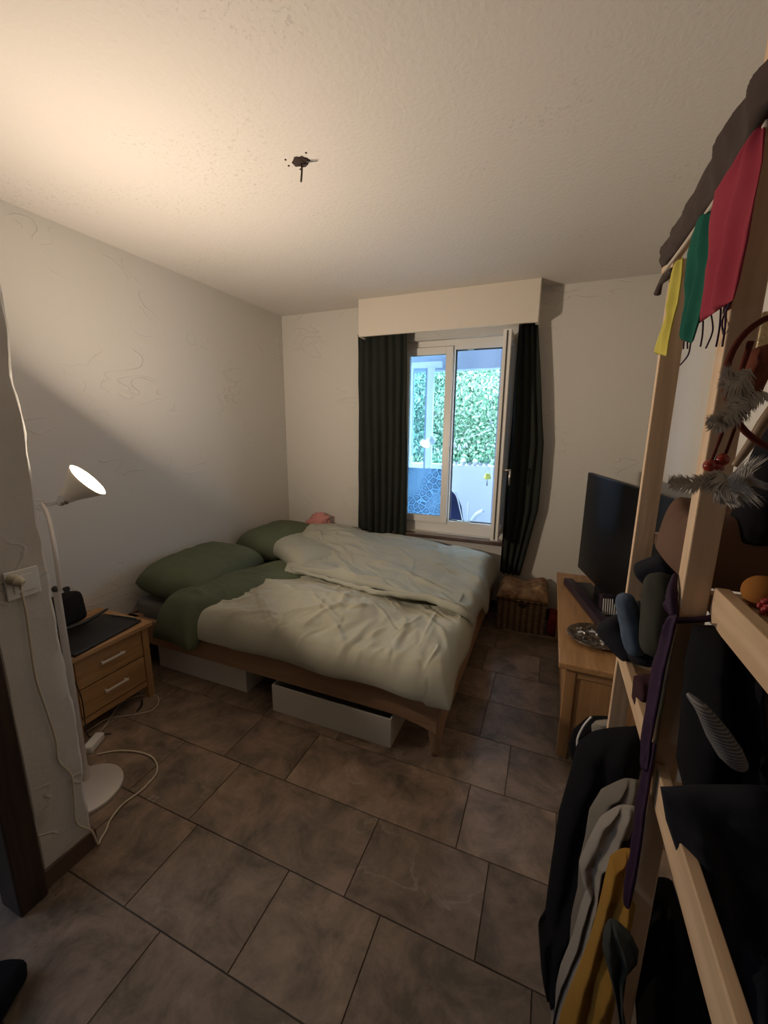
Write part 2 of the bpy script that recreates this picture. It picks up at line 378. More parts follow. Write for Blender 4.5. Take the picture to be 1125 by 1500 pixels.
# gasket strips and catch plates in the open half
bm = N(); sash(bm, -0.787, -0.40, 3.43, 3.455, 0.708, 2.127, 0.010); obj('rebate_seal', bm, M['gasket'], win)
for x, z in ((-0.62, 0.712), (-0.68, 0.712), (-0.66, 2.118)):
    obj('catch_plate', B((x-0.03, 3.41, z), (x+0.02, 3.428, z+0.006)), M['steel'], win)
# opened casement swung into the room
bm = N(); sash(bm, -0.372, -0.318, 3.02, 3.40, 0.68, 2.165, 0.058, 1)
rs_ = obj('open_casement', bm, M['frame'], win)
bm = N(); sash(bm, -0.362, -0.352, 3.012, 3.021, 0.69, 2.155, 0.003, 1); obj('gasket', B((-0.349, 3.014, 0.69), (-0.341, 3.021, 2.155)), M['gasket'], rs_); bm.free()
bm = N(); box(bm, (-0.348, 3.076, 0.737), (-0.342, 3.344, 2.107)); obj('pane', bm, M['glass'], rs_)
bm = N(); box(bm, (-0.318, 3.035, 1.17), (-0.31, 3.065, 1.25), 0.002); tube(bm, [(-0.31, 3.05, 1.21), (-0.262, 3.05, 1.21)], 0.008)
tube(bm, [(-0.268, 3.05, 1.215), (-0.268, 3.06, 1.10)], 0.008); obj('handle', bm, M['steel'], rs_, True)
bm = N(); box(bm, (-1.36, 3.265, 0.575), (-0.29, 3.405, 0.603), 0.004); struct('trim_3', bm, M['sillstone'])

# ---------------------------------------------------------------- curtains
def curtain(label, z0, z1, edge, folds, amp, y=3.25):
    bm = N(); nu, nv = folds*14, 60; g = []
    for side in (0, 1):
        rows_ = []
        for j in range(nv+1):
            v = j/nv; z = z1+(z0(0.5)-z1)*v; r_ = []
            a, b = edge(v)
            for i in range(nu+1):
                u = i/nu
                zz = z1+(z0(u)-z1)*v
                ph = folds*2*PI*(u+0.03*math.sin(3*v+u*5))
                A = amp*(0.55+0.45*v)*(0.7+0.5*noise.noise(Vector((u*4, v*1.2, folds))))
                yy = y+math.sin(ph)*A+0.01*noise.noise(Vector((u*6, v*5, 3)))+(0.006 if side else 0)
                xx = a+(b-a)*u+0.004*math.cos(ph*1.0)+0.006*noise.noise(Vector((u*3, v*4, 9)))
                r_.append(bm.verts.new((xx, yy, zz)))
            rows_.append(r_)
        g.append(rows_)
    for rows_ in g:
        for j in range(nv):
            for i in range(nu): bm.faces.new((rows_[j][i], rows_[j][i+1], rows_[j+1][i+1], rows_[j+1][i]))
    f, k = g
    for j in range(nv):
        bm.faces.new((f[j][0], f[j+1][0], k[j+1][0], k[j][0])); bm.faces.new((f[j][nu], k[j][nu], k[j+1][nu], f[j+1][nu]))
    for i in range(nu):
        bm.faces.new((f[0][i], k[0][i], k[0][i+1], f[0][i+1])); bm.faces.new((f[nv][i], f[nv][i+1], k[nv][i+1], k[nv][i]))
    return tag(obj('curtain', bm, M['curtain'], None, True), label, 'curtain', 'dark curtains at the window')
curtain('dark charcoal curtain hanging left of the window, ending behind the bed', lambda u: 0.60-0.10*u, 2.262, lambda v: (-1.585-0.005*v, -1.145+0.02*v), 7, 0.032)
def redge(v):
    t = v
    l = -0.300; r = -0.172+0.11*min(1, t/0.45)
    if t > 0.72: r -= 0.09*(t-0.72)/0.28
    return l-0.01*t, r
curtain('dark charcoal curtain hanging right of the window, its hem over the basket', lambda u: 0.36-0.0*u, 2.262, redge, 4, 0.028, 3.245)

# ---------------------------------------------------------------- soft shapes
def fb(p, oct=4, H=0.6):
    s = 0; a = 1; f = 1
    for i in range(oct):
        s += a*noise.noise(Vector(p)*f); a *= H; f *= 2.03
    return s
def ridge(p, oct=3):
    s = 0; a = 1; f = 1
    for i in range(oct):
        s += a*(1-abs(noise.noise(Vector(p)*f))*2.2); a *= 0.5; f *= 2.1
    return s/1.75
def E(t, w, p=2.4):
    if w <= 0: return 1
    t = min(1, max(0, t/w)); return (1-(1-t)**p)**(1/p)
def patch(c, nu, nv, zt, zb, ew, wr=0.01, ws=4, dirn=(1, 1), seed=0, floorz=None, warp=0.02, ep=2.4, cs=None):
    """c: plan corners u0v0,u1v0,u1v1,u0v1; zt/zb(u,v,x,y); ew: edge roll widths (u0,u1,v0,v1) in u/v units"""
    bm = N(); C = [Vector((*q, 0)) for q in c]
    def sp(i, n):
        t = i/n; return 0.5-0.5*math.cos(PI*t) if True else t
    top, bot = [], []
    for j in range(nv+1):
        v = sp(j, nv)*0.7+0.3*j/nv; rt_, rb = [], []
        for i in range(nu+1):
            u = sp(i, nu)*0.7+0.3*i/nu
            p = (C[0]*(1-u)+C[1]*u)*(1-v)+(C[3]*(1-u)+C[2]*u)*v
            q = Vector((p.x*3+seed, p.y*3, seed*1.7))
            px = p.x+warp*noise.noise(q*1.3); py = p.y+warp*noise.noise(q*1.3+Vector((9, 9, 9)))
            e = E(u, ew[0], ep)*E(1-u, ew[1], ep)*E(v, ew[2], ep)*E(1-v, ew[3], ep)
            b = zb(u, v, px, py); t = zt(u, v, px, py)
            w_ = wr*0.8*fb((px*ws*0.8*dirn[0]+seed, py*ws*0.8*dirn[1], seed), 2)+wr*0.10*fb((px*ws*4+seed, py*ws*4, 2), 2)+(crease_h(cs, px, py) if cs else 0)
            z = b+(t-b)*e+w_*(0.3+0.7*e)
            if e < 0.05: z = max(z, b)
            rt_.append(bm.verts.new((px, py, max(z, b+0.001 if 0 < i < nu and 0 < j < nv else b))))
            if 0 < i < nu and 0 < j < nv: rb.append(bm.verts.new((px, py, b-0.002)))
            else: rb.append(rt_[-1])
        top.append(rt_); bot.append(rb)
    for j in range(nv):
        for i in range(nu):
            bm.faces.new((top[j][i], top[j][i+1], top[j+1][i+1], top[j+1][i]))
            f = [bot[j][i], bot[j+1][i], bot[j+1][i+1], bot[j][i+1]]
            try: bm.faces.new(f)
            except ValueError: pass
    return bm
def creases(seed, n, x0, x1, y0, y1, ang, spread, focus=None):
    """random cloth creases: list of (cx, cy, dirx, diry, halflength, width, height)"""
    r = random.Random(seed); out = []
    for i in range(n):
        x, y = r.uniform(x0, x1), r.uniform(y0, y1); a = r.gauss(ang, spread)
        if focus and r.random() < 0.6: a = math.atan2(focus[1]-y, focus[0]-x)+r.gauss(0, 0.15)
        L_ = r.uniform(0.06, 0.26); out.append((x, y, math.cos(a), math.sin(a), L_, r.uniform(0.007, 0.022), r.choice((1, 1, -0.7))*r.uniform(0.003, 0.011), r.uniform(-2, 2)))
    return out
def crease_h(cs, x, y):
    h = 0
    for cx, cy, dx, dy, L_, w_, A, bend in cs:
        ux, uy = x-cx, y-cy; s_ = ux*dx+uy*dy
        if abs(s_) > L_: continue
        d = -ux*dy+uy*dx+bend*s_*s_*0.8
        if abs(d) > 3*w_: continue
        t = 1-(s_/L_)**2; h += A*t*math.exp(-(d/w_)**2)
    return h
# ---------------------------------------------------------------- bed
bed = thing('bed', 'double bed with warm beech frame and tapered legs, head against the left wall', 'bed', (-1.37, 2.42, 0))
bx0, bx1, by0, by1 = -2.385, -0.345, 1.565, 3.25
def rail(lo, hi, m, name='side_rail'): obj(name, B(lo, hi, 0.008), m, bed, 'auto')
# long side rails: slightly deeper at the ends, near bottom edge z .17
def siderail(y0, y1):
    bm = N(); n = 24; L_ = []
    for i in range(n+1):
        x = bx0+(bx1-0.03-bx0)*i/n; t = i/n; k = max(0, (t-0.88)/0.12); zb = 0.185-0.045*k*k
        L_.append([bm.verts.new(p) for p in ((x, y0, zb), (x, y1, zb), (x, y1, 0.335), (x, y0, 0.335))])
    for a, b in zip(L_, L_[1:]):
        for q in range(4): bm.faces.new((a[q], a[(q+1) % 4], b[(q+1) % 4], b[q]))
    bm.faces.new(L_[0]); bm.faces.new(L_[-1][::-1]); return bm
obj('side_rail', siderail(by0, by0+0.03), M['bed'], bed); obj('side_rail', siderail(by1-0.03, by1), M['bed'], bed)
rail((bx1-0.03, by0+0.035, 0.175), (bx1, by1-0.035, 0.335), M['bedy'], 'foot_rail')
rail((bx0, by0+0.035, 0.175), (bx0+0.03, by1-0.035, 0.335), M['bedy'], 'head_rail')
def bedleg(x, y, sx, sy):
    bm = N(); rgs = []
    for z, r in ((0, 0.017), (0.02, 0.019), (0.10, 0.029), (0.15, 0.036), (0.20, 0.041), (0.335, 0.042)):
        cx = x+sx*(0.042-r); cy = y+sy*(0.042-r); rg = []
        for k in range(20):
            a = 2*PI*k/20; c, s = math.cos(a), math.sin(a); q = 0.62
            rg.append(bm.verts.new((cx+r*math.copysign(abs(c)**q, c), cy+r*math.copysign(abs(s)**q, s), z)))
        rgs.append(rg)
    for a, b in zip(rgs, rgs[1:]):
        for k in range(20): bm.faces.new((a[k], a[(k+1) % 20], b[(k+1) % 20], b[k]))
    bm.faces.new(rgs[0][::-1]); bm.faces.new(rgs[-1]); return bm
for x, y, sx, sy in ((bx1-0.042, by0+0.042, 1, -1), (bx1-0.042, by1-0.042, 1, 1), (bx0+0.042, by0+0.042, -1, -1), (bx0+0.042, by1-0.042, -1, 1)):
    obj('leg', bedleg(x, y, 0, 0), M['bedz'], bed, True)
for i in range(12):
    x = bx0+0.1+i*0.165; obj('slat', B((x, by0+0.035, 0.235), (x+0.07, by1-0.035, 0.25)), M['bedy'], bed)
bm = N(); box(bm, (bx0+0.02, by0+0.055, 0.252), (bx1-0.045, by1-0.045, 0.425), 0.035, seg=4)
tag(obj('mattress', bm, M['sheet'], None, True), 'mattress in a grey fitted sheet, bare beside the green pillow', 'mattress')

def duv_zt(u, v, x, y):
    h = 0.505+0.02*math.sin(x*4+1)+0.025*fb((x*2.2, y*2.2, 4), 2)
    h += 0.03*math.exp(-((x+1.1)**2/0.30+(y-1.88)**2/0.05))-0.03*min(1, max(0, (y-2.0)/0.15))
    return h
def duv_zb(u, v, x, y):
    # bottom follows the mattress and hangs below its edge at the near side and the foot
    a = max(0, (1.64-y)/0.10); b = max(0, (x+0.42)/0.08)
    return max(0.325, 0.43-0.09*min(1, a)-0.09*min(1, b))
bm = patch([(-1.93, 1.515), (-0.315, 1.50), (-0.335, 2.40), (-1.86, 2.42)], 280, 210, duv_zt, duv_zb, (0.05, 0.07, 0.13, 0.05), 0.024, 5.0, (1.25, 0.75), 3, warp=0.025, cs=creases(5, 150, -1.9, -0.3, 1.5, 2.4, 2.2, 0.5, (-0.5, 2.3)))
duvet = tag(obj('duvet', bm, M['duvet'], None, True), 'pale sage duvet on the near half of the bed with its green underside turned back', 'duvet')
# turned back band, olive underside
def band_zt(u, v, x, y): return 0.555+0.03*math.sin(v*5)-0.02*(1-v)
def band_zb(u, v, x, y):
    a = max(0, (1.62-y)/0.11); return 0.44-0.15*min(1, a)
bm = patch([(-2.05, 1.485), (-1.74, 1.475), (-1.40, 2.38), (-1.90, 2.50)], 90, 130, band_zt, band_zb, (0.28, 0.30, 0.14, 0.15), 0.016, 5, (1.0, 0.7), 12, warp=0.03, cs=creases(11, 30, -2.0, -1.4, 1.5, 2.4, 0.3, 0.5))
o = obj('turned_back_edge', bm, M['green'], duvet, True); o['label'] = 'olive green underside of the duvet turned back at the head'
# far blanket/duvet with a mound in it
def far_zt(u, v, x, y):
    m = 0.10*math.exp(-((x+1.80)**2/0.16+(y-2.95)**2/0.10)) + 0.07*math.exp(-((x+1.15)**2/0.22+(y-2.85)**2/0.10))
    return 0.555+m+0.02*fb((x*2.5, y*2.5, 8), 3)-0.045*max(0, x+0.9)
def far_zb(u, v, x, y):
    b = max(0, (x+0.42)/0.08); return 0.44+0.085*min(1, max(0, (2.52-y)/0.10))-0.12*min(1, b)
bm = patch([(-1.62, 2.19), (-0.315, 2.13), (-0.325, 3.262), (-2.20, 3.26)], 270, 210, far_zt, far_zb, (0.10, 0.07, 0.028, 0.07), 0.020, 4.2, (0.7, 1.5), 21, warp=0.035, cs=creases(9, 150, -2.0, -0.3, 2.2, 3.2, -0.35, 0.35))
far = tag(obj('duvet', bm, M['duvet2'], None, True), 'rumpled grey green linen duvet heaped over the far half of the bed', 'duvet')
# head flap of the far duvet lying over the pillow side
bm = patch([(-1.55, 2.24), (-1.30, 2.7), (-1.75, 3.15), (-2.17, 2.62)], 80, 80, lambda u, v, x, y: 0.61+0.02*math.sin(u*6), lambda u, v, x, y: 0.52, (0.12, 0.4, 0.3, 0.12), 0.016, 6, (1, 1), 33, warp=0.03)
o = obj('folded_corner', bm, M['duvet2'], far, True)
# crumpled hem roll
pts = [(-1.58, 2.20, 0.545), (-1.25, 2.15, 0.54), (-0.92, 2.11, 0.53), (-0.62, 2.14, 0.53), (-0.40, 2.09, 0.52), (-0.32, 2.11, 0.45)]
bm = N(); tube(bm, pts, [0.010, 0.014, 0.017, 0.022, 0.026, 0.012], 12, 12)
for v in bm.verts: v.co += Vector((0.012*noise.noise(v.co*14), 0.012*noise.noise(v.co*14+Vector((5, 5, 5))), 0.012*noise.noise(v.co*18+Vector((2, 5, 5)))))
obj('hem', bm, M['duvet2'], far, True)
def pillow(c, L_, W_, H_, rz, tilt, m, label, seed, rx=0.0, zc=0.43):
    bm = N(); n = 46; top, bot = [], []
    for j in range(n+1):
        a, b = [], []
        for i in range(n+1):
            u = -1+2*i/n; v = -1+2*j/n
            k = (1-abs(u)**4)**0.42*(1-abs(v)**4)**0.42 if abs(u) < 1 and abs(v) < 1 else 0
            pinch = 1-0.10*(u*v)**2
            x = u*L_/2*math.sqrt(1-v*v*0.22); y = v*W_/2*math.sqrt(1-u*u*0.22)
            w_ = 0.008*fb((x*7+seed, y*7, 1), 3)*(1 if k > 0 else 0)
            a.append(bm.verts.new((x, y, H_*k*0.62+w_)))
            b.append(bm.verts.new((x, y, -H_*k*0.38+w_)) if 0 < i < n and 0 < j < n else a[-1])
        top.append(a); bot.append(b)
    for j in range(n):
        for i in range(n):
            bm.faces.new((top[j][i], top[j][i+1], top[j+1][i+1], top[j+1][i]))
            try: bm.faces.new((bot[j][i], bot[j+1][i], bot[j+1][i+1], bot[j][i+1]))
            except ValueError: pass
    T = Matrix.Rotation(rz, 4, 'Z') @ Matrix.Rotation(tilt, 4, 'Y') @ Matrix.Rotation(rx, 4, 'X'); bm.transform(T)
    z0 = min(v.co.z for v in bm.verts); bm.transform(Matrix.Translation((c[0], c[1], zc-z0)))
    return tag(obj('pillow', bm, m, None, True), label, 'pillow', 'olive pillows at the bed head')
pillow((-2.13, 1.98), 0.54, 0.78, 0.22, 0.10, 0.06, M['green'], 'olive green pillow nearest the nightstand, against the left wall', 2)
pillow((-2.12, 2.82), 0.50, 0.74, 0.22, -0.02, 0.08, M['green'], 'olive green pillow in the far corner, mostly under the grey duvet', 5)
# crumpled pink cloth behind the duvet, and a little dark thing on the far pillow
bm = N(); bmesh.ops.create_icosphere(bm, subdivisions=4, radius=1)
for v in bm.verts:
    d = v.co.normalized(); r = 1+0.30*fb((d.x*2, d.y*2, d.z*2+3), 3)-0.12*ridge((d.x*3, d.y*3, d.z*3))
    v.co = Vector((d.x*0.115*r, d.y*0.07*r, d.z*0.10*r))
    if d.x < 0: v.co.z -= -d.x*0.05; v.co.x *= 1.5
bm.transform(Matrix.Translation((-1.99, 3.235, 0.615)))
tag(obj('crumpled_cloth', bm, M['pink'], None, True), 'crumpled pink cloth poking up behind the far duvet at the wall', 'cloth')
# ---------------------------------------------------------------- storage boxes under the bed
def sbox(x0, x1, y, label):
    bm = N(); d = 0.55; h = 0.155; t = 0.008
    box(bm, (x0, y, 0), (x1, y+t, h), 0.001); box(bm, (x0, y+d-t, 0), (x1, y+d, h), 0.001)
    box(bm, (x0, y+t, 0), (x0+t, y+d-t, h), 0.001); box(bm, (x1-t, y+t, 0), (x1, y+d-t, h), 0.001)
    box(bm, (x0+t, y+t, 0), (x1-t, y+d-t, t), 0)
    e = tag(obj('storage_box', bm, M['boxw']), label, 'storage box', 'white boxes under the bed')
    return e
sbox(-1.275, -0.592, 1.557, 'white open storage box under the bed, nearest the foot leg')
sbox(-2.20, -1.505, 1.62, 'white open storage box under the bed, beside the nightstand')

# ---------------------------------------------------------------- nightstand
ns = thing('nightstand', 'oak nightstand with two drawers beside the bed', 'nightstand', (-2.17, 1.21, 0))
nx0, nx1, ny0, ny1, nh = -2.395, -1.975, 0.99, 1.405, 0.45
obj('top', B((nx0, ny0-0.01, nh-0.025), (nx1+0.025, ny1+0.015, nh), 0.004), M['oak'], ns)
bm = N(); box(bm, (nx0+0.01, ny0+0.01, 0.09), (nx1-0.012, ny0+0.03, nh-0.025)); box(bm, (nx0+0.01, ny1-0.03, 0.09), (nx1-0.012, ny1-0.01, nh-0.025))
box(bm, (nx0+0.01, ny0+0.03, 0.09), (nx0+0.02, ny1-0.03, nh-0.025)); box(bm, (nx0+0.02, ny0+0.03, 0.09), (nx1-0.012, ny1-0.03, 0.10))
obj('body', bm, M['oakz'], ns)
for x, y in ((nx0, ny0), (nx1-0.035, ny0), (nx0, ny1-0.035), (nx1-0.035, ny1-0.035)):
    obj('leg', B((x, y, 0), (x+0.035, y+0.035, nh-0.026), 0.003), M['oakz'], ns)
obj('rail', B((nx1-0.03, ny0+0.036, 0.075), (nx1-0.006, ny1-0.036, 0.105), 0.002), M['oak'], ns)
for z0, z1 in ((0.265, 0.418), (0.112, 0.258)):
    d = obj('drawer', B((nx1-0.022, ny0+0.039, z0), (nx1-0.003, ny1-0.039, z1), 0.003), M['oak'], ns)
    bm = N(); yc = (ny0+ny1)/2; zc = (z0+z1)/2+0.01
    box(bm, (nx1+0.012, yc-0.06, zc-0.006), (nx1+0.02, yc+0.06, zc+0.006), 0.002)
    for s in (-1, 1): box(bm, (nx1-0.003, yc+s*0.05-0.004, zc-0.004), (nx1+0.013, yc+s*0.05+0.004, zc+0.004))
    obj('handle', bm, M['satin'], d)
# flat black tablet with stylus and a black upright bag on the nightstand
R_ = Matrix.Translation((-2.10, 1.19, nh)) @ Matrix.Rotation(0.12, 4, 'Z')
tb = thing('tablet', 'flat black tablet in its case lying on the nightstand', 'tablet', (-2.10, 1.19, nh))
bm = N(); box(bm, (-0.13, -0.185, 0), (0.13, 0.185, 0.016), 0.005, R_); obj('case', bm, mat('matt black case', (0.012, 0.011, 0.013), 0.5), tb)
bm = N(); tube(bm, [R_ @ Vector((-0.06, 0.17, 0.022)), R_ @ Vector((0.10, 0.178, 0.022))], 0.004, 8); obj('stylus', bm, M['steel'], tb)
bm = N()
def puffbox(bm, lo, hi, M_, a=0.006, bev=0.03):
    vs = box(bm, lo, hi, bev, None, 4); bmesh.ops.subdivide_edges(bm, edges=[e for e in bm.edges if e.calc_length() > 0.04], cuts=6, use_grid_fill=True)
    for v in bm.verts: v.co += Vector((fb(v.co*9, 3), fb(v.co*9+Vector((4, 4, 4)), 3), fb(v.co*9+Vector((8, 8, 8)), 3)))*a
    bm.transform(M_)
puffbox(bm, (-0.055, -0.12, 0.0), (0.045, 0.115, 0.165), Matrix.Translation((-2.27, 1.16, nh+0.022)) @ Matrix.Rotation(-0.15, 4, 'Y') @ Matrix.Rotation(0.15, 4, 'Z'))
pch = tag(obj('pouch', bm, fabric('black nylon', (0.014, 0.013, 0.014)), None, True), 'black padded pouch standing on the nightstand against the wall', 'pouch')
bm = N(); tube(bm, [(-2.2, 1.06, nh+0.045), (-2.165, 1.20, nh+0.05), (-2.17, 1.33, nh+0.07)], [0.006, 0.012, 0.006], 8, 6); obj('flap', bm, M['black'], pch, True)

# ---------------------------------------------------------------- floor lamp
lx, ly = -1.722, 0.872
lamp = thing('floor_lamp', 'white floor lamp with round foot, curved pole and lit tilted shade', 'floor lamp', (lx, ly, 0))
bm = N(); lathe(bm, [(0.13, 0), (0.135, 0.004), (0.133, 0.014), (0.10, 0.02), (0.02, 0.026)], 48, Matrix.Translation((lx+0.045, ly-0.03, 0))); obj('foot', bm, M['basecoat'], lamp, 'auto')
bm = N(); tube(bm, [(lx, ly, 0.02), (lx+0.003, ly, 0.06), (lx+0.012, ly, 0.875)], 0.0125, 16); obj('pole', bm, M['basecoat'], lamp, 'auto')
bm = N(); tube(bm, [(lx, ly, 0.022), (lx, ly, 0.075)], 0.018, 16); obj('pole_socket', bm, M['basecoat'], lamp, 'auto')
pa = [at(89, 866, 1, ly), at(82, 815, 1, ly+0.01), at(76, 778, 1, ly+0.035), at(70, 754, 1, ly+0.06), at(62, 739, 1, ly+0.09)]
bm = N(); tube(bm, pa, 0.0085, 12, 8); obj('arm', bm, M['basecoat'], lamp, 'auto')
for s in (-1, 1):
    c = at(89+s*7, 863, 1, ly); bm = N(); tube(bm, [c-Vector((s*0.010, 0, 0)), c+Vector((s*0.008, 0, 0))], [0.006, 0.012], 12); obj('knob', bm, M['black'], lamp, 'auto')
for py in (907, 936):
    c = at(88 if py == 907 else 91, py, 1, ly)
    bm = N(); box(bm, c-Vector((0.016, 0.006, 0.016)), c+Vector((0.0, 0.006, 0.016)), 0.003); obj('cable_clip', bm, M['black'], lamp)
# shade
O = at(129, 703, 1, 1.05)
ax_ = Vector((0.55, 0.53, 0.645)).normalized()
Q = ax_.to_track_quat('Z', 'Y').to_matrix().to_4x4()
O2 = O
bulb_c = O2-ax_*0.035
T = Matrix.Translation(O2) @ Q
Rr = 0.080
shade_out = [(0.020, -0.112), (0.027, -0.106), (0.030, -0.094), (0.041, -0.070), (0.060, -0.038), (0.073, -0.015), (Rr, 0.0)]
bm = N(); lathe(bm, shade_out+[(Rr-0.002, 0.0)]+[(r-0.003, z) for r, z in shade_out[-2::-1]], 40, T, cap=False)
M['shade'] = mat('frosted shade', (0.75, 0.70, 0.64), 0.35)
obj('lamp_shade', bm, M['shade'], lamp, True)
bm = N(); lathe(bm, [(0.0005, -0.028), (0.038, -0.025), (0.060, -0.021), (0.067, -0.0165), (0.060, -0.012), (0.038, -0.007), (0.0005, -0.006)], 36, T, cap=False)
M['bulb'] = mat('glowing bulb face', (1, 0.9, 0.75), 0.4, emit=((1.0, 0.80, 0.55), 30))
obj('bulb', bm, M['bulb'], lamp, True)
neck = O2-ax_*0.112
bm = N(); tube(bm, [neck+ax_*0.012, neck-ax_*0.012], 0.021, 16); bmesh.ops.create_uvsphere(bm, u_segments=16, v_segments=10, radius=0.016, matrix=Matrix.Translation(neck-ax_*0.02))
tube(bm, [neck-ax_*0.02, (neck-ax_*0.03+pa[-1])/2, pa[-1]], 0.006, 10, 5); obj('swivel_joint', bm, M['chrome'], lamp, 'auto')
# the bulb's own light, right in front of its glowing face
l = bpy.data.lights.new('lamp_light', 'AREA'); l.shape = 'DISK'; l.size = 0.12; l.energy = 28; l.color = (1.0, 0.825, 0.645)
lo = bpy.data.objects.new('lamp_light', l); COL.objects.link(lo)
lo.location = O2-ax_*0.003; lo.rotation_euler = (-ax_).to_track_quat('Z', 'Y').to_euler(); lo['kind'] = 'light'

# ---------------------------------------------------------------- outlet, plug, cords
out = thing('wall_outlet', 'square white wall outlet on the partition end', 'outlet', (xe+0.004, 0.63, 1.02))
c = Vector((xe+0.004, 0.645, 1.045))
bm = N(); box(bm, (c.x, 0.595, 1.0), (c.x+0.008, 0.680, 1.085), 0.003); obj('plate', bm, M['white'], out)
bm = N(); box(bm, (c.x+0.008, 0.612, 1.017), (c.x+0.011, 0.664, 1.068), 0.002); obj('socket_insert', bm, M['white'], out)
X0 = xe+0.014
cr = thing('extension_cord', 'cream extension cord from the wall outlet looping over the floor to a white socket block', 'cord', (xe+0.05, 0.75, 0))
p0 = at(24, 851, 0, X0+0.02)
bm = N(); tube(bm, [Vector((c.x+0.010, p0.y, p0.z)), Vector((X0+0.03, p0.y, p0.z)), Vector((X0+0.04, p0.y+0.006, p0.z-0.006))], [0.017, 0.015, 0.008], 14); obj('plug', bm, M['cord'], cr, 'auto')
wp = [at(a, b, 0, X0) for a, b in ((30, 862), (38, 895), (45, 945), (53, 995), (68, 1040), (82, 1085), (86, 1115), (104, 1135), (108, 1165), (112, 1205))]
fp = [at(a, b, 2, 0.006) for a, b in ((148, 1228), (156, 1215), (162, 1200), (180, 1178), (210, 1155), (230, 1130), (224, 1110), (200, 1101), (170, 1100), (142, 1105))]
bm = N(); tube(bm, [p0+Vector((0.018, 0.004, -0.004))]+wp+[Vector((xe+0.018, 0.700, 0.085)), Vector((xe+0.020, 0.712, 0.015))]+fp, 0.0035, 8, 6); obj('cable', bm, M['cord'], cr, True)
b0 = at(131, 1092, 2, 0.02)
bm = N(); box(bm, (-0.05, -0.022, -0.02), (0.05, 0.022, 0.018), 0.008, Matrix.Translation(b0+Vector((0, 0.02, 0))) @ Matrix.Rotation(2.0, 4, 'Z')); obj('socket_block', bm, M['white'], cr)
bm = N(); fp = [at(a, b, 2, 0.004) for a, b in ((133, 1082), (150, 1068), (166, 1045), (180, 1028), (205, 1019), (229, 1019), (232, 1030), (220, 1041), (195, 1047), (160, 1052), (135, 1066), (122, 1076))]
tube(bm, fp, 0.002, 8, 8); cc = tag(obj('charging_cable', bm, M['cord'], None, True), 'thin pale charging cable looped on the floor before the nightstand', 'cable')
bm = N(); fp = [at(a, b, 2, 0.008) for a, b in ((208, 1026), (207, 1034), (200, 1042))]; tube(bm, fp, [0.005, 0.006, 0.003], 8, 4); obj('cable_connector', bm, M['black'], cc, True)
bm = N(); tube(bm, [(-2.16, 1.02, nh+0.012), (-2.02, 0.975, nh+0.006), (-1.955, 0.985, nh-0.02), (-1.945, 1.02, 0.25), (-1.96, 1.03, 0.03), (-1.93, 1.08, 0.006), (-1.9, 1.10, 0.005)], 0.0025, 8, 8)
tag(obj('power_cable', bm, M['black'], None, True), 'thin black cable hanging from the tablet down the nightstand front', 'cable')
# ---------------------------------------------------------------- ceiling hole with wires
M['hole'] = mat('dark hole rubble', (0.03, 0.015, 0.012), 0.9, bump=(60, 1, 0.01))
hc = at(441, 236, 2, ZC)
ho = thing('ceiling_rose_hole', 'broken dark cable hole in the ceiling with loose wires', 'ceiling outlet', (hc.x, hc.y, ZC-0.01))
bm = N(); bmesh.ops.create_icosphere(bm, subdivisions=3, radius=1)
for v in bm.verts:
    d = v.co.normalized(); r = 1+0.35*fb(d*2.2, 3); v.co = Vector((hc.x+d.x*0.032*r, hc.y+d.y*0.026*r, ZC-0.002+d.z*0.008*r))
obj('rubble', bm, M['hole'], ho)
bm = N(); tube(bm, [(hc.x, hc.y, ZC-0.004), (hc.x+0.006, hc.y-0.005, ZC-0.03), (hc.x+0.004, hc.y-0.01, ZC-0.075)], 0.0035, 8, 6); obj('wire', bm, M['hole'], ho)
bm = N(); tube(bm, [(hc.x+0.01, hc.y, ZC-0.004), (hc.x+0.04, hc.y+0.005, ZC-0.008), (hc.x+0.065, hc.y+0.015, ZC-0.004)], 0.0015, 6, 6); obj('wire', bm, M['steel'], ho)
for dx, dy in ((-0.06, 0.005), (0.045, -0.035), (-0.03, 0.04), (-0.05, -0.03)):
    bm = N(); bmesh.ops.create_uvsphere(bm, u_segments=10, v_segments=6, radius=0.004, matrix=Matrix.Translation((hc.x+dx, hc.y+dy, ZC))); obj('screw_hole', bm, M['hole'], ho)

# ---------------------------------------------------------------- basket by the wall
def wickermat():
    m = bpy.data.materials.new('wicker'); m.use_nodes = True; nt = m.node_tree; L = nt.links; b = nt.nodes['Principled BSDF']; b.inputs['Roughness'].default_value = 0.8
    tc = nt.nodes.new('ShaderNodeTexCoord')
    w1 = nt.nodes.new('ShaderNodeTexWave'); w1.bands_direction = 'Z'; w1.inputs['Scale'].default_value = 22; w1.inputs['Distortion'].default_value = 2.5; w1.inputs['Detail'].default_value = 3
    w2 = nt.nodes.new('ShaderNodeTexWave'); w2.bands_direction = 'X'; w2.inputs['Scale'].default_value = 7; w2.inputs['Distortion'].default_value = 1.0
    for w_ in (w1, w2): L.new(tc.outputs['Object'], w_.inputs['Vector'])
    mu = nt.nodes.new('ShaderNodeMath'); mu.operation = 'MULTIPLY'; L.new(w1.outputs['Fac'], mu.inputs[0]); L.new(w2.outputs['Fac'], mu.inputs[1])
    r = nt.nodes.new('ShaderNodeValToRGB'); r.color_ramp.elements[0].color = (0.07, 0.04, 0.02, 1); r.color_ramp.elements[1].color = (0.33, 0.21, 0.11, 1); r.color_ramp.elements[1].position = 0.7
    L.new(mu.outputs[0], r.inputs[0]); L.new(r.outputs[0], b.inputs['Base Color'])
    bp = nt.nodes.new('ShaderNodeBump'); bp.inputs['Distance'].default_value = 0.006; L.new(mu.outputs[0], bp.inputs['Height']); L.new(bp.outputs[0], b.inputs['Normal']); return m
